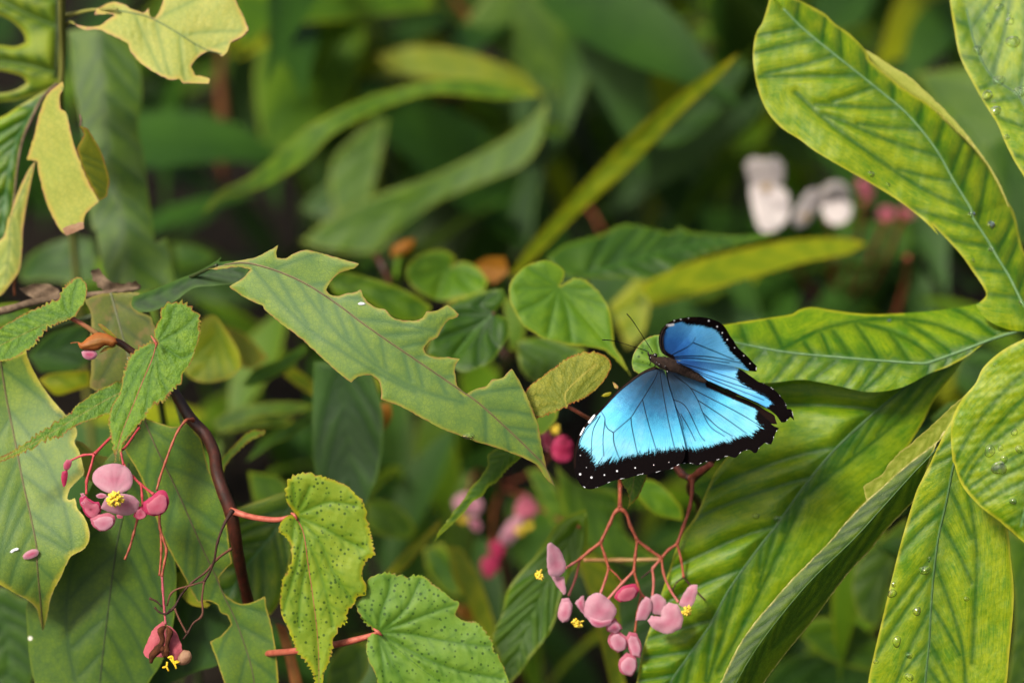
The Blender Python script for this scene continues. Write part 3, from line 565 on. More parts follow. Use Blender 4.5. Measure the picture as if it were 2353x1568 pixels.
sheet('leaf', CP, M_mid, 'G 800,40 830,-100 900,-180 945,-142 1010,-118 1060,-100 1120,-86 1180,-100 1232,-122 1262,-50 1300,0 1340,160 1400,320 1450,450 1470,600 1485,720 1500,790 1450,840 1410,890 1430,960 1480,1020 1560,1058 1640,1042 1685,1020 1712,1006 1722,1080 1750,1180 1780,1350 1800,1568 1806,1700 1770,1860 1720,1960 1600,1860 1510,1720 1450,1568 1400,1420 1355,1300 1430,1260 1492,1190 1470,1130 1425,1110 1400,1060 1340,1038 1280,1050 1225,960 1200,900 1110,740 1060,640 1000,480 900,220',
      0.036, mid='G 930,-140 1000,30 1150,340 1300,680 1380,850 1450,1010 1530,1180 1620,1450 1660,1680 1715,1940', gy=0.08, foldl=-0.08, foldr=0.1, h=4.2, veins=(70, 40, 0.5), quilt=2.2, qw=14, wave=8, wsc=140, corner=45, jit=0.3, rib=1.8, ribmat=ribc, label='mid green leaf with a round bite behind the brown stem')
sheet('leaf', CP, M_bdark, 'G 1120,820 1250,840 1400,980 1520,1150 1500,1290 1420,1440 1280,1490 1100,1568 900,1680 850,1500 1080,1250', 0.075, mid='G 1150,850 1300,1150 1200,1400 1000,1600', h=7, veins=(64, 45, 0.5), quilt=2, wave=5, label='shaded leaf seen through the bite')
sheet('leaf', CP, M_byell, 'G 1140,860 1190,830 1290,1010 1360,1060 1330,1080 1230,1060 1160,980', 0.06, h=6, wave=3)
sheet('leaf', CP, M_lobe2, 'G 1380,500 1560,430 1850,330 1900,400 1920,560 1890,700 1850,900 1800,1050 1745,1130 1690,1100 1560,1080 1420,980 1400,860 1330,700', 0.085, mid='G 1900,380 1750,620 1600,800 1480,1000', h=6, veins=(40, 45, 0.5), quilt=9, wave=6, gy=-0.1, label='soft yellow-green leaf behind the brown stem')
sheet('leaf', CP, M_brownish, 'D 545,525 640,490 760,480 900,474 897,510 850,550 890,600 970,630 992,685 1050,760 1000,900 880,1000 770,1072 640,1112 578,1088 590,960 580,800 592,650 575,580', 0.05, mid='D 715,480 760,640 800,790 830,900 840,1000', foldl=-0.1, foldr=-0.1, h=4.5, veins=(60, 45, 0.4), quilt=2, qw=14, wave=7, corner=50, jit=0.5, rib=2.4, ribmat=plain_mat('grey_midrib', (150, 154, 118), (120, 128, 92), 3, 0.55, 0.2, 0.46), label='browning leaf with a nibbled top behind the bud')
sheet('leaf', CP, M_yellow, 'G 490,0 540,20 600,75 650,100 720,115 760,150 800,250 700,300 560,250 520,180 505,110 478,60', 0.06, h=6, mid='G 500,20 700,230', wave=5, label='yellow leaf behind the pink flower stalks')
sheet('leaf', CP, M_bgreen2, 'G -120,1000 20,950 120,1010 200,1050 240,1200 200,1568 100,1680 -120,1680', 0.12, mid='G -60,1000 40,1250 60,1650', h=9, veins=(50, 45, 0.5), quilt=3)
to_ground(CP, (330, 690), 0.09, M_gstem, 9, 12, (0.01, 0.06))
tube('petiole', CP, Z('D 1400,300 1100,440 930,540')-0, [0.012, 0.05, 0.09], [4, 5, 7], M_gstem)
tube('petiole', CP, Z('D 720,490 820,470 930,540'), [0.055, 0.07, 0.09], [5, 5, 7], M_gstem)
tube('petiole', CP, Z('D -20,890 200,760 560,640 930,540'), [0.035, 0.08, 0.1, 0.09], [5, 5, 6, 7], M_gstem)
tube('petiole', CP, Z('D 1180,1330 1080,1000 930,540'), [0.04, 0.1, 0.09], [5, 6, 7], M_gstem)

# dry twig lying across
tw = thing('dry_twig', 'dry grey-brown twig with a curled dead leaf lying across the green leaves', 'twig', W(Z('D 400,520')[0], np.array(0.06)))
tube('branch', tw, 'D -60,610 60,585 200,545 380,515 560,495 760,470 900,450', [0.05, 0.05, 0.055, 0.06, 0.06, 0.06, 0.06], [11, 9, 9, 8, 7, 6, 4], M_bark, knots=0.12)
sheet('dead_leaf', tw, M_bark, 'D 590,340 640,320 680,370 720,410 800,420 880,400 905,430 890,460 780,475 680,480 640,440 600,400', 0.065, mid='D 600,360 700,440 880,440', foldl=-0.8, foldr=0.5, h=5, jit=1.5, wave=14, wsc=25)
sheet('dead_leaf', tw, M_bark, 'D 120,450 220,420 330,430 400,480 380,520 260,520 180,500', 0.06, mid='D 130,470 380,490', foldl=-0.7, foldr=0.5, h=5, jit=1.5, wave=14, wsc=25)

# ------------------------------------------------------------------ begonia with the brown stem, pink flowers and spotted leaves
BL = thing('begonia_plant', 'begonia with a brown jointed stem, serrated leaves, red leaf stalks and pink flowers', 'plant', ground_loc((600, 1500), 0.05))
sx = W(Z('G 1640,1120')[0], np.array(0.02))
st_pts = np.vstack([W(Z('D 600,735 690,770 770,800 870,870 990,960 1100,1080 1150,1160 1230,1290 1330,1400 1385,1520 G 1400,200 1440,330 1490,460 1520,620 1545,780 1600,1030 1650,1230 1720,1568 1760,1800'),
                       np.array([0.004, 0.006, 0.008, 0.01, 0.012, 0.012, 0.012, 0.012, 0.012, 0.013, 0.014, 0.014, 0.015, 0.02, 0.03, 0.05, 0.065, 0.09, 0.13])), np.array([[*ground_loc((600, 1500), 0.05)]])])
tube('stem', BL, st_pts, 0, [6, 6.5, 7, 8, 9, 10, 11.5, 13, 13, 13, 13.5, 14, 15, 13.5, 13.5, 13, 13, 13, 13, 14], M_stem, seg=12, knots=0.10, world=True, tint=[0.55, 0.35, 0.1, 0, 0, 0.1, 0.9, 1, 1, 1])
tube('petiole', BL, 'D 455,640 530,680 620,740 660,765', [-0.002, 0, 0.003, 0.005], [6, 5.5, 6, 6], M_pet, tint=[0, 0.3, 0.8, 1])
L1 = sheet('leaf', BL, M_beg, 'D -90,800 -40,730 0,695 60,662 150,618 250,578 330,540 385,512 390,475 405,445 435,405 492,370 540,392 562,440 553,500 520,560 483,612 462,642 400,672 340,702 290,742 235,812 170,852 90,892 0,917 -60,930 -120,900',
           -0.004, mid='D 458,635 380,650 250,700 100,770 -60,850', gx=-0.1, gy=-0.5, foldl=0.1, foldr=-0.25, h=3.4, veins=(26, 34, 0.2), vlist=('D 460,635 465,560 480,480 500,400', 'D 458,635 330,610 200,620 40,690', 'D 455,640 330,690 200,780 60,860', 'D 460,635 420,570 410,500'), quilt=4, qw=6, wave=4, serr=(8, 12), pucker=1.5, corner=70, rib=0.9, ribmat=M_bheart, label='hairy serrated leaf with a small upright lobe')
L2 = sheet('leaf', BL, M_beg, 'D -60,1568 0,1532 100,1490 200,1430 250,1390 350,1312 440,1250 490,1200 560,1160 640,1112 720,1072 800,1040 860,1060 840,1150 780,1200 720,1252 650,1266 520,1320 430,1382 400,1416 300,1442 230,1472 150,1502 60,1542 0,1568 -60,1600',
           0.008, mid='D 840,1090 650,1190 450,1310 250,1430 60,1525 -50,1580', gy=-0.4, foldl=0.15, foldr=-0.2, h=3.6, veins=(26, 30, 0.3), quilt=4, qw=6, wave=4, serr=(8, 12), pucker=1.5, corner=70, label='long narrow serrated leaf running to a thin tip')
L3 = sheet('leaf', BL, M_beg, 'D 1010,803 985,760 1000,690 1035,640 1038,590 1080,560 1130,545 1200,555 1250,590 1295,630 1302,700 1295,770 1262,850 1228,930 1180,990 1160,1060 1110,1120 1060,1190 1000,1210 960,1250 940,1290 890,1330 840,1390 800,1432 782,1480 772,1568 G 762,60 755,145 738,150 735,60 D 735,1500 722,1400 710,1290 725,1200 760,1130 780,1080 790,1010 820,930 860,870 930,820 980,797',
           -0.008, mid='D 1010,805 985,900 930,1030 870,1180 800,1350 760,1480 G 745,130', gx=0.1, gy=-0.18, foldl=-0.18, foldr=0.28, h=3.4, vlist=('D 1010,805 1120,750 1220,680 1280,620', 'D 1010,805 1090,690 1130,570', 'D 1010,805 1100,860 1180,900 1240,870', 'D 1010,805 1020,930 1050,1050 1090,1130', 'D 1010,805 990,950 960,1100 940,1250', 'D 1010,805 920,870 850,950 790,1080', 'D 1000,830 900,980 820,1130 740,1300'), quilt=5, qw=6, wave=5, serr=(8, 12), pucker=1.5, corner=70, rib=1.0, ribmat=M_pet, label='heart-shaped serrated leaf with a red centre in front of the stem')
tube('leaf_centre', L3, 'D 975,755 995,785 1010,805 1005,840', [-0.012, -0.0125, -0.0125, -0.0115], [1, 2.5, 4, 1.2], M_pet)
L4 = sheet('leaf', BL, M_spot, 'G 1905,485 1880,450 1850,390 1855,300 1890,240 1980,210 2090,228 H 90,260 150,290 205,350 250,400 265,450 280,520 305,590 325,670 335,745 290,770 252,830 246,890 268,930 265,1000 215,1010 200,1060 160,1110 155,1180 100,1220 60,1310 50,1360 25,1440 0,1505 G 2085,1590 2060,1680 2035,1600 2020,1500 1990,1440 1930,1370 1880,1270 1830,1170 1812,1120 1805,1050 1820,970 1830,900 1860,850 1882,760 1876,685 1850,640 1800,602 1793,570 1820,520 1860,490',
           -0.006, mid='G 1905,485 1960,600 1990,800 2020,1000 2050,1250 2060,1450 2058,1660', gx=0.1, gy=0.05, foldl=-0.15, foldr=-0.12, h=3.4, vlist=('G 1905,485 2010,440 2130,400 2300,420', 'G 1905,485 1960,400 2000,300', 'G 1905,485 1900,380 1890,290', 'G 1905,485 2080,560 H 100,620 250,700', 'G 1905,485 2060,650 H 60,850 160,1000 190,1060', 'G 1930,540 2050,800 2120,1050 2150,1200', 'G 1905,490 1890,620 1880,700', 'G 1960,600 1920,800 1860,1000 1830,1100', 'G 1985,780 1940,1000 1930,1200'), quilt=6, qw=8, wave=7, wsc=70, serr=(6, 12), pucker=0.9, corner=70, rib=1.0, ribmat=M_pet, label='pale green dotted leaf on a red stalk')
tube('petiole', BL, 'G 1490,455 1600,490 1700,508 1810,512 1870,495 1908,484', [0.012, 0.008, 0.003, -0.001, -0.003, -0.006], [8.5, 7, 6.8, 6.5, 4.5, 3], M_pet, seg=10)
L5 = sheet('leaf', BL, M_spot2, 'H 352,1240 320,1215 260,1170 220,1110 200,1050 230,1010 270,950 282,900 330,875 420,863 520,880 600,868 660,880 720,930 790,990 830,1030 872,1050 845,1110 870,1150 920,1170 985,1170 1040,1220 1090,1290 1100,1350 1140,1420 1160,1480 1192,1568 1185,1700 1080,1860 900,1980 680,1960 480,1860 370,1720 340,1568 320,1490 290,1430 278,1360 285,1300 300,1270 330,1255',
           -0.004, mid='H 352,1240 480,1350 640,1480 800,1600 900,1700', gx=0.06, gy=-0.12, foldl=-0.12, foldr=0.12, h=3.6, vlist=('H 352,1240 370,1120 420,980 430,890', 'H 352,1240 480,1140 560,1040 620,900', 'H 352,1240 550,1250 750,1290 950,1320 1080,1330', 'H 352,1240 520,1180 700,1110 850,1060', 'H 352,1240 600,1380 850,1480 1150,1540', 'H 352,1240 420,1400 520,1568', 'H 352,1245 380,1420 400,1600', 'H 352,1240 300,1170 240,1080'), quilt=6, qw=8, wave=7, wsc=80, serr=(6, 12), pucker=0.9, corner=70, label='green dotted round leaf with radiating veins and a notched edge')
tube('leaf_centre', L5, 'H 320,1215 352,1240 380,1262', [-0.0065, -0.008, -0.007], [2, 5, 1.5], M_pet)
tube('leaf_centre', L4, 'G 1880,470 1905,485 1920,520', [-0.008, -0.0095, -0.009], [2, 4.5, 1.5], M_pet)
tube('petiole', BL, 'G 1560,1390 1790,1372 1900,1362 2150,1322 H 180,1295 280,1268 352,1240', [0.06, 0.03, 0.015, 0.006, 0.002, -0.001, -0.004], [8, 8, 8, 8, 8, 6.5, 3.5], M_pet, seg=10)
# bud at the stem tip: rolled orange bract over a pink bud
bud = empty('bud', BL, W(Z('D 620,800')[0], np.array(0.0)))
sheet('bract', bud, M_bract, 'D 500,800 455,808 455,800 500,795 530,800 570,765 630,735 690,745 740,770 760,800 730,825 680,820 630,850 560,850 520,840', -0.006, mid='D 750,790 640,790 520,820', foldl=0.4, foldr=0.5, h=3.2, pillow=0.5, vlist=('D 740,785 640,760 560,790 510,820', 'D 740,800 650,815 540,840'), quilt=5, qw=5)
sheet('bract', bud, M_yolive, 'D 630,680 650,678 700,715 740,750 760,775 730,770 690,745 650,705', 0.0, mid='D 635,682 750,770', foldl=0.4, foldr=0.4, h=3.5, pillow=0.25)
sheet('bract', bud, M_yolive, 'D 640,870 680,830 750,815 740,830 690,850', -0.004, h=3.5, pillow=0.2)
sheet('petal', bud, M_petal, 'D 525,860 560,845 610,850 630,880 610,905 570,912 538,895', -0.004, h=3.2, pillow=0.6)
# pink flowers
STZ = -0.012
def stalk(parent, s, r, z=STZ, mat=None, **kw):
    n = len(Z(s)); return tube('stalk', parent, s, z, r, mat or M_pink_st, knots=0.35, step=4, **kw)
stalk(BL, 'D 890,1330 740,1395 G 610,90', 3.4, [0.012, 0.0, -0.008])
stalk(BL, 'G 608,92 540,97 450,135', [3.0, 2.6, 2.2], -0.009)
stalk(BL, 'G 608,92 585,180 560,265 558,350', [2.8, 2.6, 3.0, 2.4], -0.01)
stalk(BL, 'D 900,1350 780,1490 G 770,20 798,160', [2.8, 3.0, 3.0, 2.6], [0.012, 0.0, -0.004, -0.01])
stalk(BL, 'G 798,160 860,238 910,285 995,352', [2.8, 2.8, 2.8, 3.4], -0.011)
stalk(BL, 'G 912,288 918,360 922,440', 2.6, -0.011)
def bud_front(b, s, z, m):
    """the nearer of the two closed petals, a little smaller and paler than the one behind"""
    q = spline(Z(s), True, 60, 6.0); c = q.mean(0); r = np.sqrt(abs(area(q)))
    if r < 18: return
    sheet('petal', b, M_salmon if m is M_deep else M_petal, c+(q-c)*0.78+np.array([0.02*r, 0.06*r]), z-0.26*0.32*r*S-0.0012, h=3, dome=0.16, wave=4, wsc=22, jit=0.5, ripple=3)
def flower(parent, at, z): return empty('flower', parent, W(Z(at)[0], np.array(z)))
fl = flower(BL, 'G 745,330', -0.016)
sheet('petal', fl, M_petal, 'G 597,255 608,205 655,168 735,150 805,165 848,210 857,270 840,312 800,335 770,345 690,338 625,298', -0.014, mid='G 745,345 730,250 730,155', h=3, dome=0.22, foldl=0.12, foldr=0.12, wave=2.5, wsc=40, gy=-0.35, vlist=('G 745,345 690,250 640,190', 'G 745,345 770,250 800,180', 'G 745,345 680,290 610,260', 'G 745,345 800,290 850,260'), quilt=1.6, qw=5, label='broad pale pink upper petal')
sheet('petal', fl, M_petal, 'G 650,440 685,370 730,350 790,345 860,360 902,400 890,460 820,486 720,470', -0.015, h=3, dome=0.2, gy=0.5, wave=2.5, wsc=40)
sheet('petal', fl, M_petal, 'G 618,355 650,342 685,350 690,365 660,376 630,372', -0.016, h=3, pillow=0.3)
stamens(fl, 'G 742,383', -0.022, 21, M_stam, 80)
for s, z_, m, kw in (('G 925,400 960,375 1000,345 1030,320 1070,330 1090,370 1088,425 1060,470 1010,488 955,480 930,450', -0.016, M_deep, {}),
                 ('G 858,490 880,440 910,425 935,450 955,480 930,505 890,512', -0.013, M_deep, {}),
                 ('G 512,385 540,345 590,390 640,400 655,440 640,490 600,510 560,490 535,450', -0.013, M_deep, {}),
                 ('G 580,510 640,480 700,470 745,490 742,540 700,580 650,585 605,560', -0.016, M_salmon, {}),
                 ('G 520,400 540,392 552,405 540,418 525,412', -0.02, M_petal, {}), ('G 516,345 540,340 552,360 530,372', -0.02, M_petal, {}), ('G 750,480 795,485 790,505 760,505', -0.015, M_salmon, {})):
    b_ = empty('flower_bud', BL, W(Z(s)[0], np.array(z_))); sheet('petal', b_, m, s, z_, h=3, pillow=0.24, wave=3.5, wsc=24, jit=0.5); bud_front(b_, s, z_, m)
b_ = empty('flower_bud', BL, W(Z('G 425,200')[0], np.array(-0.01)))
sheet('petal', b_, M_deep, 'G 400,205 435,190 438,230 425,290 408,305 395,250', -0.01, h=3, pillow=0.5)
sheet('ovary', b_, M_salmon, 'G 412,190 410,155 430,125 465,130 460,165 440,195', -0.011, h=3, pillow=0.5)
# the withered side: long stalk, dried flower, twigs
stalk(BL, 'D 1245,1300 1200,1305 1150,1370 1110,1460 1070,1568 G 1030,255 1012,325', [5, 3.2, 2.8, 2.8, 2.8, 2.8, 2.4], [0.006, 0.0, -0.002, -0.004, -0.005, -0.005, -0.006], M_stalk)
stalk(BL, 'G 1030,480 1033,565 1055,640 1075,710 1062,790 1045,880', [2.6, 3, 2.6, 3, 2.6, 3], -0.006, M_stalk)
stalk(BL, 'G 1036,570 1042,705 1030,875', [2.6, 2.8, 2.4], -0.005, M_stalk)
stalk(BL, 'G 1047,875 1052,960 1060,1080 1070,1190', [2.6, 2.6, 2.6, 2.4], -0.006, M_dry)
stalk(BL, 'G 888,510 862,608 835,700 806,770', [2.6, 2.8, 2.6, 2.4], -0.006, M_stalk)
def twig(s, r, z, tint=None): return tube('dead_twig', BL, s, z, r, M_twig, knots=0.3, step=4, tint=tint)
twig('G 1500,455 1450,540 1405,660 1380,790 1345,870 1318,912', [5.5, 3, 2.8, 2.6, 2.4, 3], [-0.002, -0.006, -0.006, -0.004, -0.002, -0.002])
twig('G 1318,912 1305,1020 1300,1140 1250,1180 1215,1240 1180,1290', [2.6, 2.2, 2.8, 1.8, 2.4, 1.6], -0.004, [0.5, 0.6, 0.3, 0])
twig('G 1318,912 1240,935 1105,990 1078,1070', [2.2, 2, 2.4, 1.8], -0.004, [0.2, 0.8, 0.6])
twig('G 1495,700 1400,770 1330,850 1240,920 1170,1000 1120,1085 1080,1120', [3.2, 2.8, 2.4, 2.4, 2.2, 3, 2], [0.01, 0.004, 0.001, 0, -0.002, -0.004, -0.005], [1, 0.6, 0.2, 0, 0])
twig('G 1128,1085 1160,1160 1205,1245', [2.6, 2, 2.4], -0.004, [0.8, 0.8, 0.4])
twig('G 965,1020 1010,1040 1045,1075', [2.8, 2, 1.6], -0.007)
twig('G 998,1078 1030,1110 1075,1120 1100,1090', [2.2, 2, 2, 1.4], -0.007)
df = flower(BL, 'G 1065,1290', -0.008); df['label'] = 'withered hanging flower with brown crumpled petals'
sheet('petal', df, M_dry, 'G 1055,1168 990,1220 952,1300 925,1370 935,1395 965,1410 1010,1400 1050,1402 1068,1330 1072,1240', -0.008, mid='G 1060,1175 980,1390', foldl=0.3, foldr=0.4, h=3, wave=5, wsc=30, jit=0.5, corner=40)
sheet('petal', df, M_dry, 'G 1075,1188 1130,1228 1168,1310 1182,1368 1150,1422 1090,1412 1076,1330', -0.01, mid='G 1080,1190 1130,1410', foldl=0.4, foldr=0.3, h=3, wave=5, wsc=30, jit=0.5, corner=40)
sheet('petal', df, M_paper, 'G 1150,1400 1185,1352 1225,1360 1240,1395 1225,1435 1185,1452 1150,1448', -0.012, h=3, dome=0.6, wave=4, wsc=20)
for s, r in (('G 1070,1200 1040,1230 1050,1290 1020,1350 985,1390 975,1440', [1.5, 6, 4, 7, 6, 2]), ('G 1075,1200 1100,1240 1085,1290 1075,1360 1080,1400', [1.5, 5, 4, 6, 2]), ('G 1030,1320 1050,1350 1060,1400', [2, 6, 2])):
    tube('withered_petal', df, s, -0.013, r, M_crisp, knots=0.5, step=3)
for s in ('G 1085,1405 1110,1395 1125,1430 1150,1425', 'G 1080,1430 1075,1460 1050,1468', 'G 1075,1460 1090,1490', 'G 1100,1410 1130,1450 1140,1475', 'G 1130,1440 1160,1430'):
    tube('stigma', df, s, -0.014, [2.4, 2.6, 2.0], M_stam, step=3)

# ------------------------------------------------------------------ begonia under the butterfly: leaves it rests on and the hanging pink cluster
BR = thing('begonia_plant', 'begonia beneath the butterfly with a hanging cluster of pink flowers on orange stalks', 'plant', ground_loc((1560, 1200), 0.09))
sheet('leaf', BR, M_olive, 'E 1570,1210 1440,1270 1378,1297 1330,1220 1303,1160 1320,1100 1400,1030 1480,960 1570,900 1650,875 1750,866 1830,890 1862,940 1840,1010 1780,1080 1720,1130 1650,1175',
      0.012, mid='E 1570,1210 1560,1130 1640,1040 1760,940', gx=0.1, gy=-0.3, foldl=0.15, foldr=0.1, h=3.4, vlist=('E 1570,1210 1480,1150 1380,1140', 'E 1570,1210 1500,1090 1480,1010', 'E 1570,1210 1600,1060 1640,920', 'E 1570,1210 1680,1080 1800,960', 'E 1570,1210 1450,1210 1370,1260', 'E 1570,1210 1560,1050 1570,950', 'E 1570,1210 1700,1100 1760,1060'), quilt=4, qw=6, wave=4, serr=(5, 9), pucker=1.2, corner=70, label='olive leaf with a reddish serrated edge')
BL2 = sheet('leaf', BR, M_spot2, 'E 1990,930 1995,890 2012,848 2060,790 2130,758 2200,760 2260,830 2260,960 2200,1050 2100,1060 2030,1003 2000,980', 0.016, mid='E 2230,1010 2130,900 2060,840', gy=-0.2, h=3.4, vlist=('E 2230,1010 2120,960 2000,930', 'E 2230,1010 2110,880 2060,820', 'E 2230,1010 2170,880 2150,780'), quilt=7, qw=7, wave=4, serr=(2.4, 8), corner=70, label='small leaf under the butterfly head')
sheet('leaf', BR, M_beg, 'H 1900,180 1935,290 1960,330 1970,390 1957,455 1985,418 2020,380 2060,300 2092,218 2110,120 2000,100', 0.022, mid='H 2010,110 2000,280 1975,380 1958,450', foldl=0.2, foldr=0.2, h=3.4, veins=(16, 40, 0.2), quilt=4, qw=5, serr=(2.6, 9), corner=70, label='leaf tip poking out below the wing')
sheet('leaf', BR, M_bgreen, 'H 1180,20 1110,62 1060,100 1060,160 1000,250 950,300 900,390 850,450 800,520 740,590 713,657 760,610 830,540 900,470 960,400 1030,360 1060,310 1130,260 1180,190 1265,118 1300,60', 0.05, mid='H 1230,50 1120,160 1000,320 880,470 720,650', foldl=0.3, foldr=-0.1, h=4, veins=(18, 40, 0.2), quilt=4, qw=5, serr=(3, 10), corner=70, gx=-0.1, label='narrow serrated leaf dipping below the chewed leaf')
sheet('bract', BR, M_yellow, 'E 1865,1055 1880,1060 1905,1085 1900,1100 1880,1095', 0.016, h=3, pillow=0.3)
sheet('bract', BR, M_byell, 'E 1790,1145 1820,1125 1860,1118 1850,1140 1815,1150', 0.016, h=3, pillow=0.3)
tube('petiole', BR, 'E 1560,1205 1600,1225 1660,1260 1720,1295 1850,1400', [0.012, 0.014, 0.018, 0.025, 0.05], [3, 5, 5, 5, 5], M_pet, tint=[0, 0.2, 0.5, 0.4])
ms = W(np.array((1700, 960)), np.array(0.03))
tube('stem', BR, np.vstack([W(Z('O 1560,880 1600,960 1640,1040 J 1270,20 1320,200'), np.array([0.03, 0.035, 0.04, 0.06, 0.1])), np.array([[*ground_loc((1560, 1200), 0.09)]])]), 0, [6, 7, 8, 9, 9, 12], M_stem, world=True, step=12)
CZ = 0.044
def cl(s, r=3.0, z=CZ, mat=None, tint=None): return tube('stalk', BR, s, z, r, mat or M_stalk, knots=0.3, step=4, tint=tint)
cl('O 1440,1000 J 725,-60 720,60 718,232', [5.5, 5, 4.6, 5], [0.035, 0.045, 0.052, CZ])
cl('J 718,238 695,250 640,350 570,495', 4); cl('J 718,238 745,250 800,370 852,478', 4)
cl('J 570,495 490,555 412,622', 3.8); cl('J 412,622 360,655 300,690', 3, tint=[0, 0.8, 1], z=[CZ, CZ-0.004, CZ-0.01]); cl('J 412,622 380,760 325,900', 3, tint=[0, 0.4, 1])
cl('J 570,495 605,600 632,688', 3.2); cl('J 632,688 610,770 570,880', 3, tint=[0, 0.2, 0.8]); cl('J 632,688 690,740 740,800', 2)
cl('J 850,480 835,600 826,712', 3.4); cl('J 826,712 740,800 610,945', 3.4, tint=[0.2, 0.6, 1]); cl('J 826,712 850,800 885,890 960,950', 2.8, tint=[0, 0, 0.3]); cl('J 880,885 850,1040 832,1180', 2.6); cl('J 960,945 1000,1030 1036,1105', 1.8, mat=M_twig)
cl('J 852,478 940,545 1036,612', 3.8); cl('J 1036,612 1050,720 1100,850 1165,950', 3, tint=[0, 0.3, 1]); cl('J 1036,612 965,695', 3.4, tint=[0, 0.5]); cl('J 965,695 975,780 968,900', 3, tint=[0.3, 0.5, 0.6])
cl('J 1036,612 1090,550 1155,505', 3.4); cl('J 1155,505 1200,380 1250,230 1268,100 1270,0', [3.6, 4, 4.2, 4.4, 6]); cl('J 1155,505 1185,620 1205,760', 3); cl('J 1205,760 1240,800 1370,935', 1.8, mat=M_twig); cl('J 1205,760 1150,800 1120,860', 1.6, mat=M_twig); cl('J 965,695 920,735 880,765', 1.8, mat=M_twig)
cl('J 440,628 720,628 1030,622', [4.2, 5, 4.4], [0.075, 0.08, 0.075], M_pet, [0.6, 1, 1])
cl('J 1260,5 1330,-50 1420,-110', [7, 6.5, 6], [0.06, 0.045, 0.04], M_pet); cl('J 1250,5 1190,-30 1120,-120', [7, 8, 8], [0.06, 0.07, 0.08], M_stem)
def pet(fl_, s, z, m=None, **kw): return sheet('petal', fl_, m or M_petal, s, z, h=3.2, **{**dict(wave=4.5, wsc=26, jit=0.5, ripple=4), **kw})
f1 = flower(BR, 'J 250,740', CZ-0.01)
pet(f1, 'J 163,505 185,494 205,503 260,552 300,640 302,700 262,748 200,752 170,720 160,640', CZ-0.012, dome=0.22, gx=0.5); pet(f1, 'J 185,740 235,755 292,748 305,880 290,890 250,850', CZ-0.008, dome=0.3)
stamens(f1, 'J 112,742', CZ-0.018, 15, M_stam, 40, (-0.9, -0.3, 0))
f2 = flower(BR, 'J 560,1010', CZ-0.008)
pet(f2, 'J 448,970 480,905 550,876 605,905 660,955 692,1010 665,1080 590,1132 505,1112 452,1045', CZ-0.01, dome=0.3); pet(f2, 'J 372,955 405,920 442,893 450,990 465,1070 415,1015', CZ-0.004, dome=0.3); pet(f2, 'J 480,1060 580,1090 660,1075 640,1120 560,1140 500,1115', CZ-0.014, dome=0.3)
stamens(f2, 'J 400,1095', CZ-0.012, 17, M_stam, 46, (-0.3, -0.5, -0.7))
f3 = flower(BR, 'J 1100,1040', CZ-0.008)
pet(f3, 'J 868,965 915,905 950,920 960,1000 920,1082 835,1090', CZ-0.003, M_petal, dome=0.25); pet(f3, 'J 955,905 1000,885 1050,915 1072,960 1040,1050 980,1040 950,1000', CZ-0.001, M_petal, dome=0.25)
pet(f3, 'J 930,1090 960,1050 1030,1060 1040,1000 1090,950 1160,965 1200,1060 1185,1150 1085,1192 975,1152', CZ-0.012, M_petal, dome=0.3); pet(f3, 'J 1165,965 1205,880 1250,822 1312,815 1302,900 1272,975 1210,990', CZ-0.012, dome=0.3, gx=-0.4)
stamens(f3, 'J 1225,1012', CZ-0.02, 15, M_stam, 40, (0.6, -0.6, -0.1))
for s, m in (('J 272,920 330,915 356,985 330,1085 282,1106 243,1060 255,980', M_petal), ('J 672,915 700,860 760,820 835,808 868,850 825,920 725,947', M_deep), ('J 625,1225 650,1180 705,1165 775,1230 765,1310 700,1334 640,1285', M_salmon),
             ('J 605,1120 680,1065 742,1150 690,1195 618,1170', M_salmon), ('J 785,1175 845,1185 884,1290 872,1375 805,1365 765,1245', M_salmon), ('J 718,1385 770,1335 842,1368 850,1450 805,1518 730,1492 706,1430', M_salmon)):
    b_ = empty('flower_bud', BR, W(Z(s)[0], np.array(CZ))); sheet('petal', b_, m, s, CZ-0.006, h=3.2, pillow=0.24, wave=3.5, wsc=24, jit=0.5); bud_front(b_, s, CZ-0.006, m)

# ------------------------------------------------------------------ yellowing lobed plant above
YP = thing('yellowing_plant', 'yellowing lobed plant with ragged hanging lobes and brown-tipped edges', 'plant', ground_loc((120, 300), 0.16))
sheet('leaf', YP, M_fish, 'A -120,-80 380,-80 402,200 392,400 372,545 260,600 110,648 -120,670 -120,590 0,602 100,582 172,540 150,502 60,470 -120,440 -120,280 0,292 100,302 168,275 150,215 90,150 0,100 -120,60', 0.11, mid='A 375,-80 372,200 362,500', gx=0.1, foldl=0.1, foldr=0.1, h=5, vlist=('A 372,175 180,90 -60,-30', 'A 362,470 180,420 -60,385', 'A 350,590 180,640 -60,690', 'A 375,0 200,-60'), quilt=12, qw=12, rib=5, ribmat=M_gstem, corner=70, wave=4, label='leaf cut into rounded finger lobes')
HY = sheet('lobe', YP, M_yellow, 'A 405,530 412,575 388,620 392,700 432,738 455,850 495,985 560,1150 640,1302 582,1350 545,1402 540,1470 430,1520 392,1490 340,1400 290,1280 252,1130 240,1040 172,1030 220,880 250,750 300,620 360,560', 0.06, mid='A 400,560 440,760 520,1000 600,1200 640,1300', foldl=0.1, foldr=0.35, gx=-0.25, h=4, veins=(50, 35, 0.3), quilt=2.5, qw=9, wave=7, pucker=0.9, rib=1.5, ribmat=ribc, corner=45, jit=0.5, label='hanging yellow lobe with a brown tip')
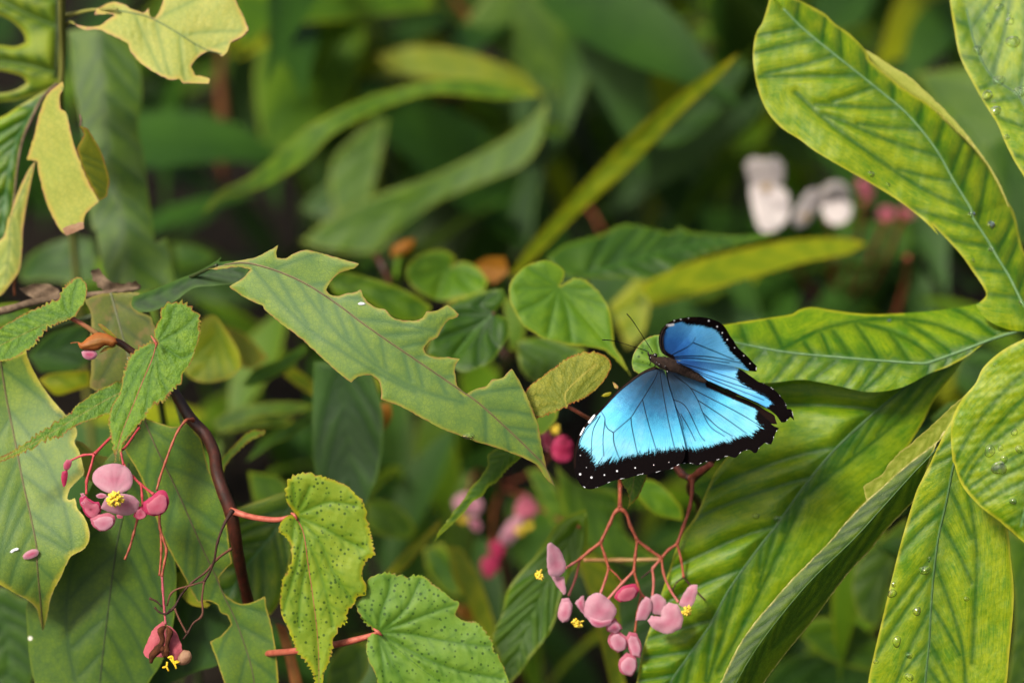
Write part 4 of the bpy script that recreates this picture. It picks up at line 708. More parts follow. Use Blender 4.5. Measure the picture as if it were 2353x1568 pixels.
sheet('lobe', YP, M_yolive, 'A 495,965 545,868 512,812 530,820 565,832 620,920 662,1000 692,1100 707,1170 692,1270 640,1302 560,1150', 0.058, mid='A 500,970 640,1300', gx=0.5, h=4, veins=(26, 40, 0.3), quilt=4, qw=7, wave=5, corner=45, jit=0.5, label='shaded half of the hanging yellow lobe')  # half turned from the sun, its shade put in as olive colour
tube('dry_tip', YP, 'A 515,740 525,775 518,815', 0.058, [2, 3, 2.5], M_bark)
sheet('dry_tip', YP, M_paper, 'A 400,1478 450,1455 540,1432 542,1475 430,1524', 0.052, h=4, jit=0.6)
sheet('lobe', YP, M_yellow, 'A 465,148 530,170 600,172 650,165 700,125 740,100 700,92 610,97 620,60 720,15 800,30 850,60 930,85 962,48 967,108 1000,120 1040,50 1085,-90 1200,-190 1350,-220 1470,-110 1520,0 1560,80 1592,150 1607,195 1560,240 1490,275 1465,340 1430,366 1400,340 1340,335 1270,380 1233,430 1262,492 1300,492 1358,510 1350,542 1180,537 1160,510 1100,516 1000,470 900,400 840,330 820,280 700,220 640,192 540,192', 0.065, mid='A 760,70 900,95 1000,130 1150,215 1250,280 1350,330 1430,350', gx=-0.05, gy=-0.3, foldl=-0.1, foldr=0.05, h=4, veins=(56, 50, 0.5), quilt=2.5, qw=10, pucker=0.9, rib=1.5, ribmat=ribd, wave=9, corner=42, jit=0.4, label='torn yellow lobe with bites and a pale brown corner')
sheet('dry_tip', YP, M_paper, 'A 1530,240 1600,165 1608,198 1565,245 1495,280', 0.062, h=4, jit=0.5)
tube('stem', YP, np.vstack([W(Z('A 400,-200 400,100 405,350 395,560 420,900'), np.array([0.06, 0.08, 0.095, 0.1, 0.14])), np.array([[*ground_loc((120, 300), 0.16)]])]), 0, [10, 9, 9, 8, 9, 12], M_gstem, world=True, step=12, tint=[0.6, 0.8, 0.9, 0.6, 0.2])
tube('petiole', YP, 'A 400,110 500,85 600,65 760,60', [0.085, 0.08, 0.072, 0.065], [7, 5, 4, 3], M_gstem, tint=[0.8, 1, 1, 1])
tube('petiole', YP, 'A 400,190 440,150 480,152', [0.09, 0.085, 0.075], [5, 4, 3], M_gstem, tint=[0.8, 1, 1])
sheet('lobe', YP, M_lobe2, 'A 375,540 300,605 210,760 150,900 112,1100 92,1300 55,1568 20,1700 -150,1700 -150,900 60,730 200,640', 0.1, mid='A 360,560 200,740 90,950 30,1300 0,1600', foldl=0.15, foldr=0.1, h=5, veins=(40, 35, 0.3), quilt=8, wave=5, label='long hanging green lobe with a purple edge')
tube('lobe_edge', YP, 'A 372,540 298,603 208,758 148,898 110,1100 90,1300 52,1568', 0.094, [4, 4, 3.5, 3, 2.5, 2], M_bark)
sheet('lobe', YP, M_yellow, 'A 228,1040 182,1100 112,1250 60,1400 D 50,0 20,120 -80,200 -80,520 0,500 60,430 125,335 142,200 150,60 175,-100', 0.08, mid='A 215,1060 120,1300 D 70,0 60,200 30,420', foldl=0.3, foldr=0.2, gx=-0.1, h=5, veins=(34, 35, 0.3), quilt=6, wave=5, label='narrow yellow lobe hanging to a thin brown point')
tube('dry_tip', YP, 'D 115,345 95,400 95,500', 0.082, [5, 5, 3], M_crisp)
tube('petiole', YP, 'A 390,560 290,720 228,1040', [0.1, 0.1, 0.085], [6, 5, 3], M_gstem)
sheet('leaf', YP, M_dark, 'A 440,200 560,185 700,210 830,300 900,430 917,620 892,830 925,1000 950,1200 1000,1568 D 1080,120 1130,420 900,480 700,450 650,250 615,50 A 600,1500 560,1200 540,900 470,500', 0.15, mid='A 640,190 660,500 680,800 720,1100 800,1500 D 850,420', foldl=0.15, foldr=0.15, h=6, veins=(64, 40, 0.4), quilt=2, wave=6, gy=-0.15, label='tall soft green leaf standing behind the yellow lobes')
tube('petiole', YP, 'D 850,440 860,520 700,620', [0.15, 0.17, 0.2], [6, 7, 8], M_gstem)

# ------------------------------------------------------------------ soft begonias behind the chewed leaf
BM = thing('begonia_plant', 'soft-focus begonia with rounded green leaves and orange young leaves behind the chewed leaf', 'plant', ground_loc((1250, 850), 0.2))
def hv(c, ends): return tuple('E %s %s' % (c, e) for e in ends.split(';'))
sheet('leaf', BM, M_bheart, 'E 1518,438 1545,390 1552,340 1500,290 1430,268 1320,300 1240,370 1200,440 1205,540 1240,620 1290,690 1350,730 1420,770 1500,790 1600,820 1720,830 1820,850 1900,920 1985,1015 1930,900 1880,830 1867,740 1850,600 1800,500 1720,420 1650,388 1590,400 1540,430', 0.085,
      mid='E 1518,438 1620,560 1740,700 1850,830 1975,1000', gy=-0.25, gx=0.1, foldl=-0.15, foldr=-0.1, h=4.5, vlist=hv('1518,438', '1430,380 1330,320;1400,450 1260,450;1400,540 1270,600;1480,600 1450,740;1570,600 1600,780;1650,500 1800,560;1650,460 1740,450'), quilt=8, qw=9, wave=6, serr=(3, 10), label='heart-shaped leaf with a long drip tip')
sheet('leaf', BM, M_bheart, 'E 830,310 855,250 780,203 660,215 560,280 530,340 550,410 620,480 750,530 900,510 1040,470 1062,400 1000,320 920,280 865,285', 0.16, mid='E 830,310 760,400 730,510', gy=-0.3, foldl=-0.2, foldr=-0.2, h=6, vlist=hv('830,310', '700,270 600,290;720,350 570,380;780,420 750,520;900,400 960,470;920,340 1030,390'), quilt=7, qw=10, label='round leaf with a pale notch')
sheet('leaf', BM, M_orange, 'E 970,300 1050,250 1170,245 1195,340 1110,420 1060,400 1010,330', 0.18, mid='E 1000,310 1160,330', h=6, foldl=-0.2, foldr=-0.2, wave=5, label='young orange leaf')
sheet('leaf', BM, M_bgreen2, 'E 1098,610 1175,520 1160,450 1080,460 960,500 830,550 760,620 735,700 690,800 670,870 780,930 880,990 960,980 1080,920 1150,830 1192,760 1192,650', 0.11, mid='E 1098,610 960,740 850,880', gy=-0.25, foldl=-0.15, foldr=-0.1, h=5, vlist=hv('1098,610', '960,620 820,620;1000,560 1100,480;960,700 740,780;1010,780 1000,950;1080,760 1130,840'), quilt=8, qw=10, serr=(2.5, 10), wave=5, label='deep green leaf in the shade of the chewed leaf')
sheet('leaf', BM, M_bgreen, 'E 1240,800 1330,770 1450,770 1620,820 1700,850 1600,920 1500,1000 1420,1060 1330,1040 1270,960', 0.14, mid='E 1640,840 1300,980', gy=-0.3, h=6, veins=(30, 45, 0.3), quilt=6, wave=4)
sheet('leaf', BM, M_bgreen, 'E 1390,1250 1520,1230 1500,1300 1440,1370 1395,1400 1370,1330', 0.09, h=6, wave=3)
sheet('leaf', BM, M_bgreen, 'E 1150,480 1230,560 1300,700 1270,850 1200,850 1180,700', 0.16, h=7, wave=4)
sheet('leaf', BM, M_bgreen2, 'O 1255,590 1300,560 1380,540 1440,513 1540,533 1562,520 1580,532 1680,540 1790,535 1700,562 1600,592 1500,636 1440,640 1330,637 1280,622', 0.16, mid='O 1340,632 1480,590 1620,560 1780,537', gy=-0.6, foldl=-0.2, foldr=0.1, h=5, veins=(36, 40, 0.3), quilt=8, qw=9, serr=(4, 14), wave=5, label='broad serrated leaf lying nearly flat')
tube('stalk', BM, 'E 430,420 380,310 330,240', [0.2, 0.2, 0.22], 8, M_stem)
tube('leaf_stalk', BM, 'E 470,380 480,290 500,230', 0.2, [9, 8, 8], M_bheart)
sheet('bract', BM, M_orange, 'E 430,240 450,180 520,140 590,130 585,190 530,240 470,255', 0.2, h=7, pillow=0.5)
tube('stem', BM, np.vstack([W(Z('E 1560,430 1480,650 1380,760 1230,880 1200,900'), np.array([0.09, 0.14, 0.17, 0.19, 0.2])), np.array([[*ground_loc((1250, 850), 0.2)]])]), 0, [4, 5, 7, 9, 10, 12], M_stem, world=True, step=15, tint=[0, 0.3, 0.8, 0.5, 0.3])
tube('stalk', BM, 'E 1098,610 1150,750 1210,880', [0.11, 0.16, 0.2], [4, 5, 6], M_stem); tube('stalk', BM, 'E 830,310 900,600 1190,900', [0.165, 0.22, 0.21], [4, 5, 6], M_stem)
tube('stalk', BM, 'O 1350,632 1330,760 1230,1030', [0.17, 0.2, 0.21], [5, 5, 6], M_stem)

# lower begonia with the blurred pink flowers
BB = thing('begonia_plant', 'blurred pink-flowered begonia with one broad pleated leaf low between the two flower clusters', 'plant', ground_loc((1280, 1300), 0.3))
sheet('leaf', BB, M_bgreen, 'H 1695,440 1705,560 1690,700 1600,850 1530,1020 1490,1170 1430,1280 1340,1400 1280,1490 1200,1580 1170,1640 1130,1400 1088,1300 1110,1210 1160,1100 1180,1000 1230,900 1350,760 1420,680 1480,580 1560,500', 0.1, mid='H 1640,560 1500,800 1380,1050 1280,1300 1180,1600', gy=-0.1, foldl=-0.1, foldr=0.12, h=5, veins=(30, 28, 0.2), quilt=12, qw=10, serr=(2.5, 12), wave=6, label='broad pleated green leaf')
def bpet(f, s, z, m, **kw): return sheet('petal', f, m, s, z, h=6, **{**dict(dome=0.2, wave=7, wsc=30), **kw})
fz = 0.22
f = flower(BB, 'H 930,430', fz); bpet(f, 'H 835,380 890,340 960,350 1020,390 1030,440 990,480 900,470 840,440', fz, M_petal); bpet(f, 'H 930,500 990,500 1020,560 1000,590 950,560', fz, M_petal); stamens(f, 'H 905,510', fz-0.01, 17, M_stam, 30)
f = flower(BB, 'H 1290,450', fz); bpet(f, 'H 1250,400 1310,345 1370,400 1380,460 1330,510 1260,500 1230,460', fz, M_salmon); bpet(f, 'H 1150,590 1220,500 1290,500 1260,600 1200,680 1130,660', fz, M_petal); stamens(f, 'H 1270,585', fz-0.01, 18, M_stam, 30)
for s, m in (('H 1060,680 1120,640 1170,690 1150,760 1090,760', M_deep), ('H 1010,780 1060,740 1120,760 1130,830 1070,895 1030,860', M_deep), ('H 1300,540 1350,530 1350,570 1310,580', M_stam)):
    b_ = empty('flower_bud', BB, W(Z(s)[0], np.array(fz))); sheet('petal', b_, m, s, fz, h=6, pillow=0.25, wave=6, wsc=24)
f = flower(BB, 'E 1530,1450', 0.13); bpet(f, 'E 1470,1480 1500,1410 1560,1400 1605,1450 1600,1540 1550,1572 1490,1550', 0.13, M_deep); bpet(f, 'E 1405,1390 1450,1370 1480,1430 1450,1500 1415,1470', 0.14, M_salmon); stamens(f, 'E 1500,1365', 0.125, 16, M_stam, 30)
for s, z_ in (('H 930,350 1000,200 1150,300', [fz, fz+0.03, fz+0.05]), ('H 1300,350 1210,330 1150,300', [fz, fz+0.03, fz+0.05]), ('H 1090,660 1100,450 1150,300', [fz, fz+0.03, fz+0.05]), ('E 1530,1400 1400,1600 H 1150,300', [0.135, 0.2, fz+0.05]), ('H 1650,560 1500,500 1150,300', [0.1, 0.2, fz+0.05])):
    tube('stalk', BB, s, z_, 4, M_stalk)
to_ground(BB, Z('H 1150,300')[0], fz+0.05, M_stem, 8, 11, (0.0, 0.06))

# white-flowered begonia far back
BW = thing('begonia_plant', 'white-flowered begonia far behind, two white blooms above a rounded green leaf', 'plant', ground_loc((1850, 520), 0.42))
wz = 0.28
f = flower(BW, 'C 690,1250', wz)
bpet(f, 'C 555,1060 600,1015 680,1030 750,1012 795,1060 800,1150 770,1240 700,1260 610,1230 570,1150', wz, M_white, dome=0.15, wave=8, wsc=40, gy=0.5); bpet(f, 'C 580,1210 660,1190 740,1200 820,1240 838,1340 820,1420 760,1480 690,1500 640,1470 610,1390 590,1290', wz-0.006, M_white, dome=0.15, wave=8, wsc=40, gy=-0.6); stamens(f, 'C 690,1215', wz-0.014, 20, M_tan, 30)
f = flower(BW, 'C 1080,1310', wz)
bpet(f, 'C 1000,1290 1040,1220 1100,1180 1165,1172 1215,1215 1240,1280 1190,1320 1090,1340', wz, M_white, dome=0.15, wave=8, wsc=40, gy=0.6); bpet(f, 'C 1040,1330 1110,1310 1190,1300 1248,1330 1225,1410 1160,1450 1080,1430', wz-0.006, M_white, dome=0.2, wave=8, wsc=40, gy=-0.4); bpet(f, 'C 855,1410 890,1330 950,1240 1010,1215 1040,1270 1010,1370 940,1450 880,1470', wz, M_white, dome=0.15, wave=8, wsc=40, gx=0.6); stamens(f, 'C 940,1400', wz-0.008, 16, M_tan, 24)
for s in ('C 1270,1150 1340,1160 1380,1250 1350,1330 1290,1310', 'C 1410,1350 1480,1330 1530,1390 1470,1430 1410,1410', 'C 1540,1340 1620,1340 1650,1400 1580,1420'):
    b_ = empty('flower_bud', BW, W(Z(s)[0], np.array(wz))); sheet('petal', b_, M_salmon, s, wz+0.04, h=8, pillow=0.25, wave=8, wsc=30)
sheet('leaf', BW, M_bgreen2, 'F 1050,150 1150,60 1300,30 1500,20 1620,60 1610,160 1500,250 1350,290 1200,290 1090,240', wz+0.03, mid='F 1080,200 1600,100', gy=-0.5, h=9, veins=(40, 45, 0.3), quilt=6, label='rounded green leaf under the white blooms')
for s, zz_ in (('C 700,1480 850,1700 1150,2100', [wz, wz+0.04, wz+0.1]), ('C 1080,1420 1130,1700 1150,2100', [wz, wz+0.04, wz+0.1]), ('C 1330,1300 1250,1700 1150,2100', [wz, wz+0.04, wz+0.1]), ('C 1470,1420 1300,1800 1150,2100', [wz, wz+0.04, wz+0.1]), ('C 1580,1400 1400,1800 1150,2100', [wz, wz+0.04, wz+0.1]), ('F 1100,200 1120,400 1130,660', [wz+0.03, wz+0.06, wz+0.1])): tube('stalk', BW, s, zz_, 8, M_stalk)
tube('stalk', BW, 'F 1600,250 1590,420 1500,700', [wz-0.03, wz, wz+0.03], 9, M_stalk)
to_ground(BW, Z('C 1150,2100')[0], wz+0.1, M_stem, 10, 12, (0, 0.05))

# ------------------------------------------------------------------ long-leaved plants in the background
def bplant(label, at, z, lean=(0.02, 0.06), r=8): 
    t = thing('long_leaved_plant', label, 'plant', ground_loc(at, z)); 
    to_ground(t, at, z, M_dstem, r, r*1.3, lean); return t
def bleaf(t, s, z, mat=None, mid=None, label=None, **kw):
    return sheet('leaf', t, mat or M_bgreen, s, z, mid=mid, label=label, **{**dict(h=8, veins=(60, 32, 0.3) if mid is not None else None, quilt=3, qw=12, wave=8, wsc=150, foldl=-0.15, foldr=0.1), **kw})
G1 = bplant('long-leaved plant with arching green blades above the chewed leaf', (1240, 240), 0.32)
bleaf(G1, 'O 463,495 505,440 575,405 640,350 700,295 790,245 880,212 980,188 1100,183 1240,220 1150,228 1000,216 900,242 840,268 760,312 700,372 620,422 560,446 510,458', 0.22, mid='O 1230,222 1000,200 850,245 700,330 580,420 470,490', gy=-0.4, label='arching blade ending in a fine point')
bleaf(G1, 'O 690,556 760,500 860,450 1000,400 1120,340 1200,290 1260,230 1240,330 1190,385 1100,422 990,472 900,540 860,578 760,575', 0.28, mid='O 1240,260 1100,370 900,480 700,555', label='broad slanting blade')
bleaf(G1, 'O 860,130 950,108 1060,118 1180,160 1250,220 1200,215 1100,190 1000,182 900,162', 0.32, M_byell, mid='O 1240,220 1100,160 880,140', label='yellow-green blade with an orange end')
bleaf(G1, 'O 1180,250 1220,180 1300,240 1290,330 1240,420 1215,560 1180,590 1170,500 1200,380', 0.36, M_bdark, mid='O 1240,230 1240,350 1190,570', label='hanging blade')
bleaf(G1, 'O 1170,-60 1300,-60 1320,60 1300,200 1240,230 1180,150 1060,60', 0.36, M_bgreen, mid='O 1180,-40 1250,220')
bleaf(G1, 'O 850,285 890,270 880,330 860,420 830,520 790,540 760,440 770,360', 0.33, mid='O 870,280 800,520', label='upright narrow blade')
bleaf(G1, 'O 690,480 740,430 830,400 880,440 780,520', 0.34, M_bgreen2, mid='O 880,420 700,480')
G2 = bplant('tall plant with one huge drooping blade beside the brown hanging stalk', (700, 60), 0.4, (0.05, 0.1))
bleaf(G2, 'O 600,70 720,40 840,30 835,120 805,225 770,275 640,350 605,345 585,200', 0.38, M_bgreen, mid='O 760,30 720,200 620,350', gx=0.3, gy=-0.3, label='huge drooping blade')
bleaf(G2, 'O 555,-60 960,-60 1000,20 880,35 780,48 640,62 560,110 530,40', 0.33, M_bgreen, mid='O 980,0 780,10 560,60', gy=-0.8, label='bright blade along the top')
bleaf(G2, 'O 860,20 960,0 1100,20 1160,90 1050,100 900,90', 0.45, M_bgrey, mid='O 880,30 1150,80')
bleaf(G2, 'O 960,-60 1180,-60 1200,60 1120,90 1040,40', 0.4, M_bgreen, mid='O 980,-40 1180,60')
tube('hanging_stalk', G2, 'A 1440,300 1420,500 1440,750 1420,950 1450,1180', 0.4, [9, 16, 20, 16, 14], plain_mat('brown_stalk', (128, 82, 50), (96, 58, 36), 2, 0.8, 0.1, 0.5), knots=0.15)
tube('hanging_stalk', G2, 'A 1440,-300 1440,0 1440,310', 0.4, [9, 9, 9], M_dstem)
tube('shoot', G2, 'B 820,-40 870,40 930,100 900,200', 0.38, [8, 12, 14, 8], M_bract)
G3 = bplant('slender plant with one long yellow-green blade slanting up across dark leaves', (1175, 640), 0.24, (0.01, 0.05))
bleaf(G3, 'O 1165,640 1210,570 1250,520 1330,430 1420,335 1500,262 1600,185 1700,120 1660,170 1560,265 1500,332 1430,402 1340,482 1260,562 1200,620', 0.2, M_byell, mid='O 1175,635 1300,490 1450,345 1600,210 1690,130', foldl=-0.5, foldr=0.3, label='long straight yellow-green blade')
bleaf(G3, 'O 1500,330 1580,260 1700,130 1720,160 1640,270 1560,330', 0.3, M_bdark, mid='O 1510,330 1700,150')
G4 = bplant('low plant with a flat yellow-edged blade above the butterfly', (1470, 690), 0.22, (0.0, 0.06))
bleaf(G4, 'O 1500,705 1470,660 1500,640 1560,612 1640,588 1750,563 1850,548 1950,548 1990,560 1940,585 1850,602 1700,645 1570,685', 0.2, M_byell, mid='O 1480,680 1640,620 1800,575 1980,562', gy=-0.9, label='flat yellow-green blade')
bleaf(G4, 'O 1400,700 1460,640 1500,650 1480,760 1440,800', 0.22, M_byell, mid='O 1480,650 1440,790')
G5 = bplant('grey-green plant whose broad smooth leaves fill the gap in the middle', (1100, 420), 0.6, (0.0, 0.1), 10)
bleaf(G5, 'O 830,230 960,150 1150,160 1230,260 1210,420 1080,520 900,560 760,520 800,380', 0.5, M_bgrey, mid='O 1220,230 1000,360 780,520', gy=-0.2, label='broad grey-green leaf')
bleaf(G5, 'O 1230,200 1400,210 1520,330 1540,480 1420,600 1250,600 1180,470', 0.52, M_bgrey, mid='O 1260,220 1380,400 1450,590', gy=-0.2)
bleaf(G5, 'O 880,520 1060,440 1180,420 1200,560 1080,620 900,610', 0.42, M_bgrey, mid='O 1190,440 900,600')
bleaf(G5, 'O 700,330 760,300 860,350 860,480 760,560 700,480', 0.55, M_bgreen2, mid='O 740,310 780,550')
bleaf(G5, 'O 380,560 460,560 560,620 640,680 500,700 380,660', 0.4, M_bgreen2, mid='O 390,580 620,680', gy=-0.5)
G6 = bplant('leafy background plant with drooping green blades and dark upright stems behind the long twisted lobe', (1690, 520), 0.5, (0.02, 0.06), 14)
bleaf(G6, 'O 1490,125 1560,78 1650,48 1760,55 1790,110 1700,112 1620,100 1550,130', 0.4, M_bgreen, mid='O 1780,85 1640,75 1500,122', gy=-0.6, label='arching green blade')
bleaf(G6, 'O 1380,170 1430,160 1450,240 1430,320 1400,270', 0.42, M_bgreen, mid='O 1400,165 1430,310', label='small hanging blade')
bleaf(G6, 'O 1450,170 1560,110 1640,200 1560,300 1480,290', 0.5, M_bgreen2, mid='O 1460,180 1570,290')
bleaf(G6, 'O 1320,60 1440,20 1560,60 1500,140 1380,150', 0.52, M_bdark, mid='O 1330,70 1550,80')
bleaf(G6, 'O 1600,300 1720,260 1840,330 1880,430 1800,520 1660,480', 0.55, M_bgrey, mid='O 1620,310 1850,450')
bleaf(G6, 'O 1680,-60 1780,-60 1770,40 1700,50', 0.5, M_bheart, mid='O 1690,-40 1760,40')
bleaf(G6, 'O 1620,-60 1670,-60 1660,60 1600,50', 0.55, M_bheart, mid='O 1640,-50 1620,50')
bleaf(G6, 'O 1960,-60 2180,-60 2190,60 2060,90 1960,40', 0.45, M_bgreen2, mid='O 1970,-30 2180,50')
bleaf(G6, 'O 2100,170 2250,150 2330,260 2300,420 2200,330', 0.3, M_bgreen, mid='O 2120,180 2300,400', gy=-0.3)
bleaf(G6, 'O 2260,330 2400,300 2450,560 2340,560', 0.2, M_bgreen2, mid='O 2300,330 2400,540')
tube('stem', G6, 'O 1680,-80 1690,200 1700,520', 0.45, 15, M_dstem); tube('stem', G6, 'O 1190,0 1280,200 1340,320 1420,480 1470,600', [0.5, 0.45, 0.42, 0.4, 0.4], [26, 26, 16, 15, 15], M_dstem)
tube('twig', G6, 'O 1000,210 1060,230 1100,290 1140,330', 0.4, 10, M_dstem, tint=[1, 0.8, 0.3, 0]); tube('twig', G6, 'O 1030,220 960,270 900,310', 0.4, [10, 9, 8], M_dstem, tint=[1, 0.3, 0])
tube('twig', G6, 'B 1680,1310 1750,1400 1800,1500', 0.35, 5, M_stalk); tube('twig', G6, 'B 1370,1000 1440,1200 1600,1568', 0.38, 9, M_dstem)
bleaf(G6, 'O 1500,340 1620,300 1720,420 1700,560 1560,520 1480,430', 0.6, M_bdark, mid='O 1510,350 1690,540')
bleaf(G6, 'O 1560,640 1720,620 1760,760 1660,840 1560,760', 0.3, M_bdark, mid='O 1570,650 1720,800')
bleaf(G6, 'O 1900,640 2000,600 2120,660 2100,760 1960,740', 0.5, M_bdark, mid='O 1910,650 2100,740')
G7 = bplant('shaded plant with dark upright leaves behind and below the chewed leaf', (800, 1250), 0.25, (0.02, 0.06), 10)
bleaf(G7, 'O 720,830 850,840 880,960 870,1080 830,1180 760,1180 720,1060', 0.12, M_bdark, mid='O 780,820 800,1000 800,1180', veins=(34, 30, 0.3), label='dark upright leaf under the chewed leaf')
bleaf(G7, 'E 0,350 100,340 250,370 450,430 600,500 700,570 640,660 500,660 380,600 250,520 90,500', 0.14, M_bgreen, mid='E 10,400 300,450 660,610', label='green blade passing behind the bites')
bleaf(G7, 'D 1190,950 1300,660 1390,620 1450,700 1540,850 1560,960 1480,1030 1340,1060 1230,1030', 0.12, M_byell, mid='D 1400,640 1380,850 1260,1030', label='bright yellow-green leaf behind the heart-shaped leaf')
bleaf(G7, 'D 1450,690 1600,760 1730,900 1640,970 1560,960 1500,820', 0.18, M_yolive, mid='D 1460,700 1700,920')
bleaf(G7, 'D 1560,1080 1650,970 1800,910 1960,810 1990,850 1880,960 1760,1030 1640,1080', 0.15, M_bgreen2, mid='D 1580,1070 1780,960 1960,830', label='bluish green blade')
bleaf(G7, 'D 1830,1010 1900,960 2030,1060 2030,1150 1930,1090', 0.16, M_byell, mid='D 1840,1000 2030,1120')
bleaf(G7, 'D 1370,1310 1500,1230 1700,1190 1900,1185 2040,1210 1900,1260 1700,1270 1550,1320 1420,1390', 0.18, M_bgreen, mid='D 1380,1340 1650,1240 2020,1210', gy=-0.4)
bleaf(G7, 'D 1390,1360 1550,1310 1760,1280 1900,1290 1850,1330 1700,1340 1500,1370', 0.2, M_lobe2, mid='D 1400,1360 1880,1290')
bleaf(G7, 'D 1590,1568 1680,1440 1780,1370 1900,1310 2040,1220 2060,1260 1900,1400 1760,1460 1660,1530', 0.16, M_bgreen2, mid='D 1600,1560 1780,1420 2040,1240', label='drooping blade over the dark gap')
bleaf(G7, 'D 1420,1568 1480,1490 1580,1400 1640,1370 1725,1370 1700,1400 1620,1440 1540,1500 1470,1568 1440,1640', 0.07, M_beg, mid='D 1440,1600 1550,1450 1710,1380', serr=(4, 9), h=4, quilt=3, label='rolled serrated young leaf')
bleaf(G7, 'D 250,1040 330,1000 480,985 580,980 585,1080 480,1110 370,1140 310,1100', 0.12, M_byell, mid='D 270,1040 580,1030')
bleaf(G7, 'D 1110,160 1250,170 1400,240 1300,310 1150,330', 0.25, M_bgreen2, mid='D 1120,180 1380,260')
bleaf(G7, 'D 120,350 200,230 350,150 500,120 600,140 640,400 500,420 300,400 150,410', 0.22, M_bgreen2, mid='D 140,390 350,270 620,200', gy=-0.3, label='deep green leaf below the yellow lobes')
bleaf(G7, 'D 180,880 330,740 560,680 590,900 480,980 260,990', 0.14, M_bdark, mid='D 200,880 570,800')
bleaf(G7, 'D -80,560 120,540 200,600 100,680 -80,720', 0.1, M_bgreen, mid='D -60,640 190,600')
bleaf(G7, 'E 290,1200 430,1190 440,1290 360,1400 300,1410', 0.14, M_orange, h=7, label='orange dying leaf')
bleaf(G7, 'E 260,1020 330,1010 365,1080 350,1190 290,1180', 0.12, M_byell, h=7)
bleaf(G7, 'G 1600,200 1800,240 1880,330 1800,420 1640,400', 0.16, M_bgreen, mid='G 1610,220 1850,380')
G8 = bplant('clump of narrow yellow-green blades low in the middle between the flower clusters', (1150, 1450), 0.22, (0.01, 0.06), 8)
bleaf(G8, 'H 800,690 880,700 970,820 1040,980 1100,1180 1115,1300 1060,1280 980,1170 900,1000 830,860', 0.17, M_byell, mid='H 830,700 950,900 1100,1280', label='yellow blade')
bleaf(G8, 'H 270,400 400,390 530,470 600,580 560,640 400,620 290,560', 0.2, M_bgreen, mid='H 280,420 580,610')
bleaf(G8, 'H 400,860 520,720 700,560 760,500 740,580 640,690 520,830 440,870', 0.15, M_byell, mid='H 420,860 580,700 750,520', label='blade crossing behind the narrow serrated leaf')
bleaf(G8, 'H 230,360 330,230 450,170 500,180 400,260 280,380', 0.2, M_bgreen, mid='H 250,360 480,180')
bleaf(G8, 'H 640,700 760,660 860,800 880,1000 780,980 680,860', 0.2, M_lobe2, mid='H 680,700 850,990')
bleaf(G8, 'H 850,1040 950,1090 970,1180 900,1160 850,1110', 0.18, M_orange, h=8)
bleaf(G8, 'H 1750,1150 1850,1200 1900,1350 1950,1568 1960,1660 1870,1660 1820,1450', 0.13, M_byell, mid='H 1800,1180 1880,1400 1920,1650', label='pale yellow blade standing behind the hanging cluster')
bleaf(G8, 'H 1640,760 1760,740 1900,900 1950,1100 1850,1200 1720,1000', 0.14, M_byell, mid='H 1680,760 1880,1180')
bleaf(G8, 'H 1310,190 1400,180 1500,300 1560,480 1480,560 1400,380', 0.2, M_bgreen, mid='H 1340,200 1530,520')
bleaf(G8, 'H 1500,160 1640,280 1900,330 1950,600 2150,760 2000,800 1700,700 1560,480', 0.16, M_bgreen, mid='H 1560,220 1800,480 2080,760', veins=(30, 30, 0.2), label='soft green leaf behind the flower stalks')
bleaf(G8, 'H 1980,250 2150,270 2300,420 2320,520 2150,480 2040,380', 0.12, M_bheart, mid='H 2000,270 2300,500', label='pale leaf below the hindwing')
bleaf(G8, 'H 40,1440 150,1300 290,1330 280,1500 120,1680 20,1680', 0.12, M_bgreen, mid='H 250,1340 60,1640')
bleaf(G8, 'H 1900,1000 2250,850 2352,1000 2352,1400 2150,1568 1950,1400', 0.12, M_bdark, mid='H 2300,950 1980,1450')
bleaf(G8, 'G 1780,1180 1850,1220 1950,1560 1960,1680 1900,1680 1840,1400', 0.1, M_bract)
G9 = bplant('shaded broad-leaved plant seen between the hanging lobes', (2150, 1500), 0.3, (0.0, 0.06), 10)
bleaf(G9, 'I 1300,760 1500,580 1600,500 1560,700 1480,960 1420,1200 1300,1150 1240,950', 0.16, M_bgreen, mid='I 1580,540 1300,1100')
bleaf(G9, 'I 900,1260 1000,1150 1250,1180 1450,1320 1380,1500 1100,1420', 0.18, M_bgreen, mid='I 920,1250 1400,1420')
bleaf(G9, 'I 650,1600 800,1420 1100,1380 1380,1480 1360,1700 650,1700', 0.22, M_bgreen2, mid='I 700,1600 1350,1560')
bleaf(G9, 'I 2230,560 2352,640 2500,700 2500,1600 2240,1600 2290,1100', 0.12, M_bgreen, mid='I 2350,640 2380,1100 2300,1600')
bleaf(G9, 'F 1750,1290 1850,1200 1930,1170 1900,1260 1780,1340', 0.12, M_bgreen2, h=8)
bleaf(G9, 'F 1950,900 2100,850 2250,900 2150,1050 1980,1150 1900,1050', 0.25, M_bdark, mid='F 1960,920 2120,1060')

